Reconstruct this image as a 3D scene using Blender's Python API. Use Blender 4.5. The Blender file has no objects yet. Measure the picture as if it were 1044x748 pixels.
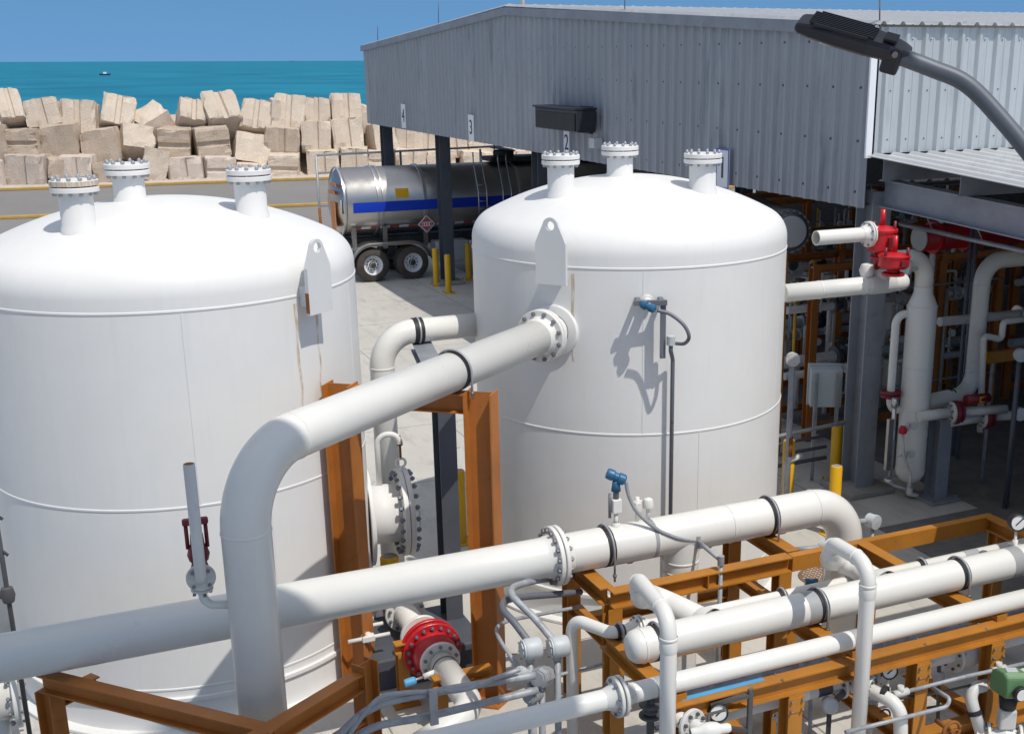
import bpy, math, random
from mathutils import Vector as V, Matrix as MX
random.seed(7)
R_ = math.radians
sc = bpy.context.scene
COL = sc.collection

# ------------------------------------------------------------------ camera frame (used to turn measured pixels into places)
F0, CX, CY, EYE = 1228.0, 610.0, 430.0, 6.6
HOR = 61.0
_th = math.atan((CY - HOR) / F0)
_a1 = math.atan((10.0 - CX) / math.hypot(F0, CY - HOR))
_roll = -0.0042 * 0.8
_Y = (math.sin(_a1), math.cos(_a1)); _X = (_Y[1], -_Y[0])
def lev(r, f, z=0.0):                       # (right, forward) of the viewer -> world X, Y
    return V((_X[0]*r + _X[1]*f, _Y[0]*r + _Y[1]*f, z))
FW = lev(0, math.cos(_th), -math.sin(_th)); _U = lev(0, math.sin(_th), math.cos(_th)); _R = lev(1, 0)
RT = math.cos(_roll)*_R + math.sin(_roll)*_U
UP = math.cos(_roll)*_U - math.sin(_roll)*_R
EYEP = V((0, 0, EYE))
def P(x, y, X=None, Y=None, Z=None):        # a photo position on a world plane
    d = FW*F0 + RT*(x-CX) - UP*(y-CY)
    if X is not None: t = X/d.x
    elif Y is not None: t = Y/d.y
    else: t = (Z-EYE)/d.z
    return EYEP + d*t
def px(p):
    q = V(p)-EYEP; z = q.dot(FW); return (CX+F0*q.dot(RT)/z, CY-F0*q.dot(UP)/z, z)

# ------------------------------------------------------------------ mesh building
ORG = {}                                    # world origin of every thing / part
def tag(o, label=None, cat=None, group=None, kind=None):
    if label: o['label'] = label
    if cat: o['category'] = cat
    if group: o['group'] = group
    if kind: o['kind'] = kind
    return o
def thing(name, label, cat, loc, group=None):
    o = bpy.data.objects.new(name, None); COL.objects.link(o)
    o.empty_display_size = .2
    o.location = loc; ORG[o] = V(loc)
    return tag(o, label, cat, group)

def frame(d, up=None):
    d = V(d).normalized()
    u = V(up) if up is not None else (V((0,0,1)) if abs(d.z) < .95 else V((0,1,0)))
    a = u.cross(d)
    if a.length < 1e-6: a = V((1,0,0)).cross(d)
    a.normalize(); b = d.cross(a); b.normalize()
    return a, b, d

def bent(pts, r, n=8):
    pts = [V(p) for p in pts]; out = [pts[0]]
    rs = r if isinstance(r, (list, tuple)) else [r]*(len(pts)-2)
    for i in range(1, len(pts)-1):
        p, a, b = pts[i], pts[i-1], pts[i+1]
        u = (a-p); v = (b-p); lu, lv = u.length, v.length
        u.normalize(); v.normalize()
        ang = u.angle(v)
        if ang > math.pi-.02: out.append(p); continue
        rr = rs[i-1]
        t = min(rr/math.tan(ang/2), lu*.49 if i > 1 else lu*.98, lv*.49 if i < len(pts)-2 else lv*.98)
        rr = t*math.tan(ang/2)
        bis = (u+v).normalized(); c = p + bis*(rr/math.sin(ang/2))
        s = p+u*t-c; e = p+v*t-c
        tot = s.angle(e); ax = s.cross(e).normalized()
        for k in range(n+1):
            out.append(c + MX.Rotation(tot*k/n, 3, ax) @ s)
    out.append(pts[-1]); return out

class MB:
    def __init__(s): s.v = []; s.f = []; s.sm = []; s.cut = None
    def face(s, idx, sm=False): s.f.append(tuple(idx)); s.sm.append(sm)
    def tube(s, pts, r, seg=16, caps=True, sm=True):
        pts = [V(p) for p in pts]
        n = len(pts); rs = r if isinstance(r, (list, tuple)) else [r]*n
        tan = []
        for i in range(n):
            t = (pts[min(i+1, n-1)]-pts[max(i-1, 0)])
            tan.append(t.normalized() if t.length > 1e-9 else V((0,0,1)))
        a, b, _ = frame(tan[0]); base = len(s.v)
        for i in range(n):
            if i:
                q = tan[i-1].rotation_difference(tan[i]); a = q @ a
            d = tan[i]; a = (a - d*a.dot(d)).normalized(); b = d.cross(a)
            for k in range(seg):
                w = 2*math.pi*k/seg
                s.v.append(pts[i] + (a*math.cos(w)+b*math.sin(w))*rs[i])
        for i in range(n-1):
            for k in range(seg):
                k2 = (k+1) % seg; o = base+i*seg
                s.face((o+k, o+k2, o+seg+k2, o+seg+k), sm)
        if caps:
            s.face([base+k for k in range(seg)][::-1]); o = base+(n-1)*seg
            s.face([o+k for k in range(seg)])
        return s
    def cyl(s, p0, p1, r, r2=None, seg=20, caps=True):
        return s.tube([p0, p1], [r, r if r2 is None else r2], seg, caps)
    def lathe(s, org, axis, prof, seg=32, sm=True, up=None):   # prof: (radius, height); closed at r=0 by tiny circles
        a, b, d = frame(axis, up); org = V(org); base = len(s.v)
        pr_ = [prof[0]]; brk = set()
        for i in range(1, len(prof)-1):                  # double the ring where the outline turns sharply
            pr_.append(prof[i])
            u = V((prof[i][0]-prof[i-1][0], prof[i][1]-prof[i-1][1])); v = V((prof[i+1][0]-prof[i][0], prof[i+1][1]-prof[i][1]))
            if u.length > 1e-7 and v.length > 1e-7 and u.angle(v) > .62: brk.add(len(pr_)-1); pr_.append(prof[i])
        pr_.append(prof[-1]); prof = pr_; n = len(prof)
        for r, h in prof:
            for k in range(seg):
                w = 2*math.pi*k/seg
                s.v.append(org + d*h + (a*math.cos(w)+b*math.sin(w))*max(r, 1e-4))
        for i in range(n-1):
            if i in brk: continue
            for k in range(seg):
                k2 = (k+1) % seg; o = base+i*seg
                s.face((o+k, o+k2, o+seg+k2, o+seg+k), sm if sm != 'auto' else False)
        return s
    def ring(s, org, axis, ri, ro, h, seg=32):                 # flat-edged disc or annulus, built of split rings so edges stay crisp
        a, b, d = frame(axis); org = V(org)
        def circ(r, hh):
            o = len(s.v)
            for k in range(seg):
                w = 2*math.pi*k/seg; s.v.append(org+d*hh+(a*math.cos(w)+b*math.sin(w))*r)
            return o
        def band(o, p, sm):
            for k in range(seg):
                k2 = (k+1) % seg; s.face((o+k, o+k2, p+k2, p+k), sm)
        c = min(.006, h*.2)
        band(circ(ro, c), circ(ro, h-c), True)
        band(circ(ro-c, 0), circ(ro, c), False); band(circ(ro, h-c), circ(ro-c, h), False)
        if ri > 0:
            band(circ(ri, 0), circ(ro-c, 0), False); band(circ(ro-c, h), circ(ri, h), False); band(circ(ri, h), circ(ri, 0), True)
        else:
            o = circ(ro-c, 0); s.face([o+k for k in range(seg)][::-1]); o = circ(ro-c, h); s.face([o+k for k in range(seg)])
        return s
    def box(s, c, size, ax=None):
        c = V(c); ax = ax or (V((1,0,0)), V((0,1,0)), V((0,0,1)))
        o = len(s.v)
        for dz in (-.5, .5):
            for dy in (-.5, .5):
                for dx in (-.5, .5):
                    s.v.append(c + ax[0]*size[0]*dx + ax[1]*size[1]*dy + ax[2]*size[2]*dz)
        for q in ((0,2,3,1), (4,5,7,6), (0,1,5,4), (2,6,7,3), (0,4,6,2), (1,3,7,5)): s.face([o+i for i in q])
        return s
    def prism(s, poly, org, u, v, w):       # polygon in (u, v) extruded along vector w
        org, u, v, w = V(org), V(u), V(v), V(w); n = len(poly); o = len(s.v)
        for a, b in poly: s.v.append(org+u*a+v*b)
        for a, b in poly: s.v.append(org+u*a+v*b+w)
        s.face([o+i for i in range(n)][::-1]); s.face([o+n+i for i in range(n)])
        for i in range(n):
            j = (i+1) % n; s.face((o+i, o+j, o+n+j, o+n+i))
        return s
    def hsec(s, p0, p1, h, w, tf=.014, tw=.010, up=(0,0,1)):   # I/H section, web in the plane of `up`
        p0, p1 = V(p0), V(p1); d = (p1-p0); a, b, _ = frame(d, up)
        H, W, q = h/2, w/2, tw/2
        poly = [(-W,-H),(W,-H),(W,-H+tf),(q,-H+tf),(q,H-tf),(W,H-tf),(W,H),(-W,H),(-W,H-tf),(-q,H-tf),(-q,-H+tf),(-W,-H+tf)]
        return s.prism(poly, p0, a, b, d)
    def chan(s, p0, p1, h, w, t=.010, up=(0,0,1), flip=1):
        p0, p1 = V(p0), V(p1); d = (p1-p0); a, b, _ = frame(d, up); a = a*flip
        H, W = h/2, w
        poly = [(0,-H),(W,-H),(W,-H+t),(t,-H+t),(t,H-t),(W,H-t),(W,H),(0,H)]
        return s.prism(poly, p0, a, b, d)
    def rect(s, p0, p1, h, w, up=(0,0,1)):
        p0, p1 = V(p0), V(p1); a, b, d = frame(p1-p0, up)
        return s.box((p0+p1)/2, (w, h, (p1-p0).length), (a, b, d))
    def build(s, name, mat, parent=None, bevel=0, fix=True, **kw):
        org = V((0,0,0))
        if parent is not None: org = ORG[parent]
        elif 'loc' in kw: org = V(kw.pop('loc'))
        me = bpy.data.meshes.new(name)
        me.from_pydata([tuple(v-org) for v in s.v], [], s.f)
        me.polygons.foreach_set('use_smooth', s.sm)
        if fix:
            import bmesh
            bm = bmesh.new(); bm.from_mesh(me); bmesh.ops.recalc_face_normals(bm, faces=bm.faces); bm.to_mesh(me); bm.free()
        me.update(); me.materials.append(mat)
        if s.cut is not None:
            me.materials.append(s.cut[1])
            me.polygons.foreach_set('material_index', [0 if i < s.cut[0] else 1 for i in range(len(s.f))])
        o = bpy.data.objects.new(name, me); COL.objects.link(o); ORG[o] = org
        if parent is not None: o.parent = parent
        else: o.location = org
        if bevel:
            m = o.modifiers.new('bevel', 'BEVEL'); m.width = bevel; m.segments = 2; m.limit_method = 'ANGLE'; m.angle_limit = R_(40); m.harden_normals = False
        tag(o, **kw)
        return o

def copy_tree(o, parent=None):
    c = o.copy(); COL.objects.link(c)
    if parent is not None: c.parent = parent
    for ch in list(o.children): copy_tree(ch, c)
    return c

BOLT = {}
def bolt_mesh(r, L, mat):
    k = (round(r, 4), round(L, 4), mat.name)
    if k not in BOLT:
        m = MB(); m.cyl((0,0,-L/2-r*1.4), (0,0,L/2+r*1.6), r*.62, seg=8)
        for z0, z1 in ((L/2, L/2+r*1.1), (-L/2-r*1.1, -L/2)):
            m.tube([(0,0,z0), (0,0,z1)], r*1.1, seg=6, sm=False)
        me = bpy.data.meshes.new('bolt'); me.from_pydata([tuple(v) for v in m.v], [], m.f)
        me.polygons.foreach_set('use_smooth', m.sm); me.materials.append(mat); BOLT[k] = me
    return BOLT[k]
def bolts(parent, c, axis, R, n, r, L, mat, ph=.5):
    a, b, d = frame(axis); me = bolt_mesh(r, L, mat); c = V(c)-ORG[parent]
    rot = MX((a, b, d)).transposed().to_4x4()
    for k in range(n):
        w = 2*math.pi*(k+ph)/n
        o = bpy.data.objects.new('bolt', me); COL.objects.link(o); o.parent = parent
        o.matrix_local = MX.Translation(c+(a*math.cos(w)+b*math.sin(w))*R) @ rot

# ------------------------------------------------------------------ materials
def node_mat(name):
    m = bpy.data.materials.new(name); m.use_nodes = True
    nt = m.node_tree; bs = nt.nodes['Principled BSDF']; return m, nt, bs
def nd(nt, t, **kw):
    n = nt.nodes.new(t)
    for k, v in kw.items():
        if k in n.inputs: n.inputs[k].default_value = v
        else: setattr(n, k, v)
    return n
def mixc(nt, fac, a, b):
    n = nt.nodes.new('ShaderNodeMix'); n.data_type = 'RGBA'
    for sock, val in ((n.inputs[0], fac), (n.inputs[6], a), (n.inputs[7], b)):
        if isinstance(val, bpy.types.NodeSocket): nt.links.new(val, sock)
        else: sock.default_value = val if not isinstance(val, tuple) else (*val, 1)
    return n.outputs[2]
def ramp(nt, src, lo, hi):
    n = nt.nodes.new('ShaderNodeMapRange'); nt.links.new(src, n.inputs[0])
    n.inputs[1].default_value = lo; n.inputs[2].default_value = hi
    return n.outputs[0]
def noise(nt, scale, detail=4, sxyz=(1,1,1), rough=.55, loc=(0,0,0), coord='Object'):
    tc = nt.nodes.new('ShaderNodeTexCoord'); mp = nt.nodes.new('ShaderNodeMapping')
    mp.inputs['Scale'].default_value = sxyz; mp.inputs['Location'].default_value = loc
    nt.links.new(tc.outputs[coord], mp.inputs[0])
    n = nd(nt, 'ShaderNodeTexNoise', Scale=scale, Detail=detail, Roughness=rough); nt.links.new(mp.outputs[0], n.inputs[0])
    return n.outputs['Fac']
def bump(nt, bs, h, strength, dist):
    b = nd(nt, 'ShaderNodeBump', Strength=strength, Distance=dist); nt.links.new(h, b.inputs['Height']); nt.links.new(b.outputs[0], bs.inputs['Normal'])
def paint(name, c, rough=.45, metal=0., var=.08, dirt=None, dlo=.58, dhi=.75, dscale=5, bmp=.0, streak=None, spec=.5):
    m, nt, bs = node_mat(name)
    n1 = noise(nt, 2.2, 5)
    c2 = tuple(x*(1-var*2) for x in c)
    col = mixc(nt, ramp(nt, n1, .35, .7), c, c2)
    if streak:
        s = noise(nt, 5, 5, (2.2, 2.2, .22), loc=(3,1,2)); col = mixc(nt, ramp(nt, s, .52, .8), col, streak)
    if dirt:
        d = noise(nt, dscale, 8, rough=.7, loc=(5,2,9)); col = mixc(nt, ramp(nt, d, dlo, dhi), col, dirt)
    nt.links.new(col, bs.inputs['Base Color'])
    bs.inputs['Metallic'].default_value = metal; bs.inputs['Specular IOR Level'].default_value = spec
    rr = ramp(nt, noise(nt, 3, 3, loc=(9,9,1)), .3, .7)
    mr = nt.nodes.new('ShaderNodeMapRange'); nt.links.new(rr, mr.inputs[0]); mr.inputs[3].default_value = rough-.03; mr.inputs[4].default_value = rough+.06
    nt.links.new(mr.outputs[0], bs.inputs['Roughness'])
    if bmp: bump(nt, bs, noise(nt, 25, 4), bmp, .01)
    return m
M = {}
M['tank'] = paint('tank_white', (.76,.755,.74), .46, var=.015, streak=(.725,.72,.70), dirt=(.62,.58,.50), dlo=.72, dhi=.96, spec=.22)
M['white'] = paint('pipe_white', (.75,.74,.70), .30, var=.022, dirt=(.68,.66,.60), dlo=.60, dhi=.9, dscale=1.6)
M['greywhite'] = paint('weathered_white', (.62,.62,.60), .5, var=.05, dirt=(.36,.33,.29), dlo=.55, dhi=.8)
M['lug'] = paint('lug_white', (.66,.67,.67), .5, var=.02)
M['bandgrey'] = paint('band_grey', (.36,.37,.38), .5)
M['brown'] = paint('brown_steel', (.46,.158,.026), .50, var=.13, dirt=(.20,.075,.025), dlo=.58, dhi=.80, dscale=7, bmp=.12, streak=(.40,.15,.035))
M['orange'] = paint('ochre_steel', (.46,.185,.020), .52, var=.12, dirt=(.22,.09,.03), dlo=.57, dhi=.80, dscale=7, bmp=.12, streak=(.40,.175,.04))
M['galv'] = paint('galvanised', (.43,.45,.47), .5, .35, var=.12, dirt=(.28,.29,.31), dlo=.5, dhi=.75)
M['conduit'] = paint('conduit_grey', (.40,.42,.45), .5, .15, var=.14, dirt=(.2,.21,.23), dlo=.5, dhi=.72, dscale=9)
M['junction'] = paint('junction_grey', (.52,.56,.58), .5, .05, var=.06, dirt=(.3,.31,.31), dlo=.6, dhi=.8)
M['colsteel'] = paint('column_steel', (.10,.11,.135), .5, .2, var=.1, dirt=(.2,.19,.18), dlo=.6, dhi=.85)
M['beamsteel'] = paint('beam_steel', (.29,.31,.35), .5, .2, var=.1, dirt=(.2,.2,.2), dlo=.55, dhi=.8)
M['black'] = paint('black_rubber', (.016,.016,.018), .6)
M['blackbox'] = paint('black_housing', (.022,.021,.03), .42, var=.1)
M['red'] = paint('red_paint', (.52,.012,.020), .35, var=.06, dirt=(.25,.02,.02), dlo=.62, dhi=.85)
M['darkred'] = paint('dark_red', (.17,.012,.022), .45)
M['yellow'] = paint('yellow_paint', (.78,.43,.008), .42, var=.05, dirt=(.45,.25,.05), dlo=.62, dhi=.85)
M['blue'] = paint('blue_instrument', (.02,.13,.26), .4, var=.08)
M['stripe'] = paint('blue_stripe', (.010,.05,.50), .3, var=.03)
M['lightblue'] = paint('light_blue', (.10,.36,.62), .5)
M['green'] = paint('green_actuator', (.12,.25,.11), .5, var=.1, dirt=(.07,.1,.06), dlo=.6, dhi=.8)
M['bolt'] = paint('bolt_zinc', (.30,.30,.31), .4, .6, var=.15, dirt=(.22,.12,.06), dlo=.5, dhi=.65, dscale=3)
M['bluebolt'] = paint('bolt_blued', (.24,.27,.33), .4, .6, var=.15)
M['castiron'] = paint('cast_dark', (.11,.11,.115), .55, .2, var=.15)
M['rustpipe'] = paint('rusted_grey', (.17,.18,.21), .5, .2, var=.1, dirt=(.16,.05,.02), dlo=.66, dhi=.70, dscale=11)
M['steel'] = paint('stainless', (.47,.455,.435), .30, .92, var=.02)
M['chrome'] = paint('bright_steel', (.65,.65,.65), .3, .8)
M['tyre'] = paint('tyre_rubber', (.075,.062,.052), .8, var=.2, dirt=(.10,.085,.07), dlo=.5, dhi=.8)
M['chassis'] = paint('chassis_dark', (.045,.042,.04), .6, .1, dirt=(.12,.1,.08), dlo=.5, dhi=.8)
M['glass'] = paint('dial_white', (.82,.82,.8), .3)
M['signwhite'] = paint('sign_white', (.75,.77,.80), .4, var=.02)
M['ink'] = paint('sign_ink', (.02,.03,.09), .5)
M['signorange'] = paint('sign_orange', (.58,.22,.07), .5)
M['kerbyellow'] = paint('kerb_yellow', (.50,.31,.06), .8, var=.12, dirt=(.36,.27,.15), dlo=.45, dhi=.7)
M['fadedred'] = paint('faded_red', (.46,.10,.10), .5)
M['armgrey'] = paint('lamp_arm', (.12,.135,.165), .5, .2, var=.1, dirt=(.15,.05,.02), dlo=.68, dhi=.72, dscale=11)
M['cover'] = paint('cast_cover', (.24,.145,.095), .75, var=.2)
M['rustedge'] = paint('rust', (.30,.11,.025), .8, var=.2)
M['kerbtop'] = paint('kerb_concrete', (.58,.50,.43), .85, var=.1, dirt=(.42,.36,.30), dlo=.5, dhi=.8)
M['plinth'] = paint('plinth_concrete', (.36,.34,.31), .85, var=.12, dirt=(.24,.22,.2), dlo=.5, dhi=.8, bmp=.2)

def stain_mat():
    m, nt, bs = node_mat('rust_streaks')
    bs.inputs['Base Color'].default_value = (.55,.33,.10,1); bs.inputs['Roughness'].default_value = .8
    n = noise(nt, 6, 6, (6, 6, 1.1)); a = ramp(nt, n, .30, .58)
    mul = nd(nt, 'ShaderNodeMath', operation='MULTIPLY'); nt.links.new(a, mul.inputs[0]); mul.inputs[1].default_value = .45
    nt.links.new(mul.outputs[0], bs.inputs['Alpha']); return m
M['stain'] = stain_mat()

def dent(m, strength=.06, scale=.9, dist=.15):      # faint waviness of rolled plate
    nt = m.node_tree; bump(nt, nt.nodes['Principled BSDF'], noise(nt, scale, 3), strength, dist)
dent(M['tank']); dent(M['clad'] if 'clad' in M else M['lug'], .05)
def concrete_mat():
    m, nt, bs = node_mat('yard_concrete')
    n1 = noise(nt, .35, 8, (1,1,1), .65); n2 = noise(nt, 3.0, 8, (1,.25,1), .7); n3 = noise(nt, 60, 3)
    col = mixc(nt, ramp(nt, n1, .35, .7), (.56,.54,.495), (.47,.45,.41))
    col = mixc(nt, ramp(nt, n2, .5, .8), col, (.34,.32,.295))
    tc = nt.nodes.new('ShaderNodeTexCoord')
    br = nd(nt, 'ShaderNodeTexBrick', Scale=1.0); br.offset = 0.0
    br.inputs['Brick Width'].default_value = 4.0; br.inputs['Row Height'].default_value = 3.1; br.inputs['Mortar Size'].default_value = .012
    br.inputs['Mortar Smooth'].default_value = .3
    mp = nt.nodes.new('ShaderNodeMapping'); mp.inputs['Location'].default_value = (1.3, .55, 0); nt.links.new(tc.outputs['Object'], mp.inputs[0]); nt.links.new(mp.outputs[0], br.inputs['Vector'])
    col = mixc(nt, br.outputs['Fac'], col, (.22,.21,.195))
    sp = noise(nt, .9, 7, rough=.65, loc=(7,3,0)); col = mixc(nt, ramp(nt, sp, .60, .74), col, (.25,.235,.215))
    sp = noise(nt, 2.6, 4, loc=(1,8,0)); col = mixc(nt, ramp(nt, sp, .70, .76), col, (.16,.15,.14))
    nt.links.new(col, bs.inputs['Base Color']); bs.inputs['Roughness'].default_value = .85
    bump(nt, bs, n3, .15, .01); return m
M['concrete'] = concrete_mat()
def asphalt_mat():
    m, nt, bs = node_mat('asphalt'); n1 = noise(nt, .25, 6, (1,.4,1), .6); n3 = noise(nt, 80, 2)
    col = mixc(nt, ramp(nt, n1, .35, .7), (.235,.222,.212), (.18,.17,.165)); col = mixc(nt, ramp(nt, n3, .4, .7), col, (.21,.2,.195))
    nt.links.new(col, bs.inputs['Base Color']); bs.inputs['Roughness'].default_value = .9; return m
M['asphalt'] = asphalt_mat()
M['shadeslab'] = paint('floor_shade_sheet', (.21,.20,.19), .8, var=.15, dirt=(.12,.115,.11), dlo=.5, dhi=.75)  # dark colour stands in for shade under the lean-to
def block_mat(name, c, c2, st):
    m, nt, bs = node_mat(name); n1 = noise(nt, 1.1, 8, rough=.7); n2 = noise(nt, 9, 8, rough=.75); n3 = noise(nt, 3, 5, (1,1,.3))
    oi = nt.nodes.new('ShaderNodeObjectInfo')
    col = mixc(nt, ramp(nt, n1, .35, .7), c, c2); col = mixc(nt, ramp(nt, n2, .55, .8), col, tuple(x*.72 for x in c2)); col = mixc(nt, ramp(nt, n3, .58, .8), col, st)
    hsv = nt.nodes.new('ShaderNodeHueSaturation'); nt.links.new(col, hsv.inputs['Color'])
    mr = nt.nodes.new('ShaderNodeMapRange'); nt.links.new(oi.outputs['Random'], mr.inputs[0]); mr.inputs[3].default_value = .85; mr.inputs[4].default_value = 1.08
    nt.links.new(mr.outputs[0], hsv.inputs['Value']); nt.links.new(hsv.outputs[0], bs.inputs['Base Color'])
    bs.inputs['Roughness'].default_value = .95; bump(nt, bs, n2, .8, .12); return m
M['block'] = block_mat('block_concrete', (.74,.625,.505), (.65,.545,.435), (.50,.41,.33))
M['blockrough'] = block_mat('block_rough', (.60,.49,.385), (.49,.395,.305), (.38,.305,.24))
M['blockstain'] = block_mat('block_stained', (.68,.59,.51), (.58,.49,.42), (.46,.30,.22))
def sea_mat():
    m, nt, bs = node_mat('sea_water')
    n1 = noise(nt, .018, 6); n2 = noise(nt, .35, 6, (.5, 1.6, 1), .65)
    col = mixc(nt, ramp(nt, n1, .38, .62), (.004,.205,.300), (.000,.138,.230))
    nt.links.new(col, bs.inputs['Base Color']); bs.inputs['Roughness'].default_value = .4; bs.inputs['Specular IOR Level'].default_value = .10
    bump(nt, bs, n2, 1.0, .6); return m
M['sea'] = sea_mat()
def clad_mat(name, c, c2, horiz):
    m, nt, bs = node_mat(name)
    n1 = noise(nt, 1.2, 6, (1, 1, .18), .65); n2 = noise(nt, 6, 8, (1, 1, .12), .7, (4,4,0)); n3 = noise(nt, .5, 3)
    col = mixc(nt, ramp(nt, n1, .35, .7), c, c2); col = mixc(nt, ramp(nt, n2, .47, .68), col, tuple(x*.72 for x in c2)); col = mixc(nt, ramp(nt, n3, .4, .8), col, c)
    n4 = noise(nt, 1.15, 0, (1, 1, .0001), loc=(2,7,0)); col = mixc(nt, ramp(nt, n4, .42, .62), col, tuple(x*.86 for x in c))
    nt.links.new(col, bs.inputs['Base Color']); bs.inputs['Metallic'].default_value = .25; bs.inputs['Roughness'].default_value = .5; return m
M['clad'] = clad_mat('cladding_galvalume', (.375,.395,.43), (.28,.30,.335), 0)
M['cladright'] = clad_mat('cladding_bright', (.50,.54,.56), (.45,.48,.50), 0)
M['roof'] = clad_mat('roof_sheet', (.62,.63,.64), (.55,.56,.57), 0)
# ================================================================== SETTING
GA = R_(-5)                                         # the coast road runs 5 degrees off the plant grid
gu, gv = V((math.cos(GA), math.sin(GA), 0)), V((-math.sin(GA), math.cos(GA), 0))
def strip(name, p, v0, v1, z, mat, u0=-140, u1=160, h=None, kind='structure'):
    m = MB(); p = V(p); p.z = 0
    a = [p+gu*u0+gv*v0, p+gu*u1+gv*v0, p+gu*u1+gv*v1, p+gu*u0+gv*v1]
    if h is None:
        for q in a: m.v.append(V((q.x, q.y, z)))
        m.face((0,1,2,3))
        return m.build(name, mat, kind=kind)
    m.box(p+gu*(u0+u1)/2+gv*(v0+v1)/2+V((0,0,z+h/2)), (u1-u0, v1-v0, h), (gu, gv, V((0,0,1))))
    return m.build(name, mat, bevel=.03, kind=kind)
m = MB(); m.box((0, -60, -2.02), (3000, 296, 4)); m.build('ground', M['kerbtop'], kind='structure')
m = MB()
for q in ((-90,-40),(110,-40),(110,45),(-90,52)): m.v.append(V((q[0], q[1], .0)))
m.face((0,1,2,3)); m.build('yard_paving', M['concrete'], kind='structure')
rp = P(0, 219.6, Z=.15)
strip('road', rp, -9.5, 13.4, -.008, M['asphalt'])
pk = P(0, 195, Z=0)
strip('kerb', rp, -.25, .05, -.01, M['kerbyellow'], h=.14)
dk = (pk-V((rp.x, rp.y, 0))).dot(gv)
strip('kerb', rp, dk, dk+.22, -.01, M['kerbyellow'], h=.16)
strip('pavement', rp, dk+.223, dk+7.0, -.01, M['kerbtop'], h=.165)
m = MB()
S_ = 40000
for q in ((-S_,-S_),(S_,-S_),(S_,S_),(-S_,S_)): m.v.append(V((q[0], q[1], -1.6)))
m.face((0,1,2,3)); m.build('sea', M['sea'], kind='structure')

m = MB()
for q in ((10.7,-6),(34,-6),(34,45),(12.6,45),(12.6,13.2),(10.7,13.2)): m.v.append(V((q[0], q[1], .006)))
m.face(range(6)); m.build('floor_shade_sheet', M['shadeslab'], kind='structure')  # darker floor sheet, paints in the deep shade under the roofs
# ------------------------------------------------------------------ breakwater blocks
def grooved_block(w, h, d, groove, seed):
    """precast cube with a trapezoid groove down the middle of its faces, chipped edges"""
    rnd = random.Random(seed); import bmesh
    g, gd = .10*w, .075*w
    def side(n0, n1): return n0, n1
    W, D = w/2, d/2
    if groove == 'n':
        poly = [(-W,-D),(W,-D),(W,D),(-W,D)]
    else:
        poly = [(-W,-D),(-g,-D),(-g*.6,-D+gd),(g*.6,-D+gd),(g,-D),(W,-D),(W,-g),(W-gd,-g*.6),(W-gd,g*.6),(W,g),(W,D),(-W,D),(-W,g),(-W+gd,g*.6),(-W+gd,-g*.6),(-W,-g)]
    m = MB(); H = h/2
    if groove == 'h':
        m.prism([(x*h/w, y) for x, y in poly], (-W,0,0), (0,0,1), (0,1,0), (w,0,0))
    else:
        m.prism(poly, (0,0,-H), (1,0,0), (0,1,0), (0,0,h))
    me = bpy.data.meshes.new('concrete_block'); me.from_pydata([tuple(v) for v in m.v], [], m.f)
    bm = bmesh.new(); bm.from_mesh(me); bmesh.ops.recalc_face_normals(bm, faces=bm.faces)
    bmesh.ops.triangulate(bm, faces=[f for f in bm.faces if len(f.verts) > 4])
    bmesh.ops.subdivide_edges(bm, edges=bm.edges, cuts=3, use_grid_fill=True)
    from mathutils import noise as nz
    off = V((seed*3.7, seed*1.3, 0))
    for v in bm.verts:
        c = v.co
        n = nz.noise(c*1.3+off)*.05 + nz.noise(c*5+off)*.025
        e = sum(1 for a, b in ((abs(c.x), W), (abs(c.y), D), (abs(c.z), H)) if b-a < .06)
        k = .08*max(0, nz.noise(c*2.2+off*2)+.2)*(1.5 if e == 3 else 1) if e >= 2 else 0
        v.co = c*(1+n-k*2)
    bm.to_mesh(me); bm.free()
    return me
m = MB(); rr = random.Random(5)
n_ = 60
for i in range(n_+1):
    u = -60+120*i/n_
    for v, z in ((3.6, 0), (5.2, 1.4), (6.6, 2.9), (9.5, 3.3), (13, .5), (18, -3)):
        q = V((rp.x, rp.y, 0))+gu*u+gv*(dk+v+rr.uniform(-.4,.4)); m.v.append(V((q.x, q.y, z+rr.uniform(-.35,.35))))
for i in range(n_):
    for k in range(5): a = i*6+k; m.face((a, a+6, a+7, a+1))
m.build('breakwater_core', M['blockrough'], kind='structure')
ROWN = {'t': 'top', 'm': 'middle', 'b': 'bottom'}
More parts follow.
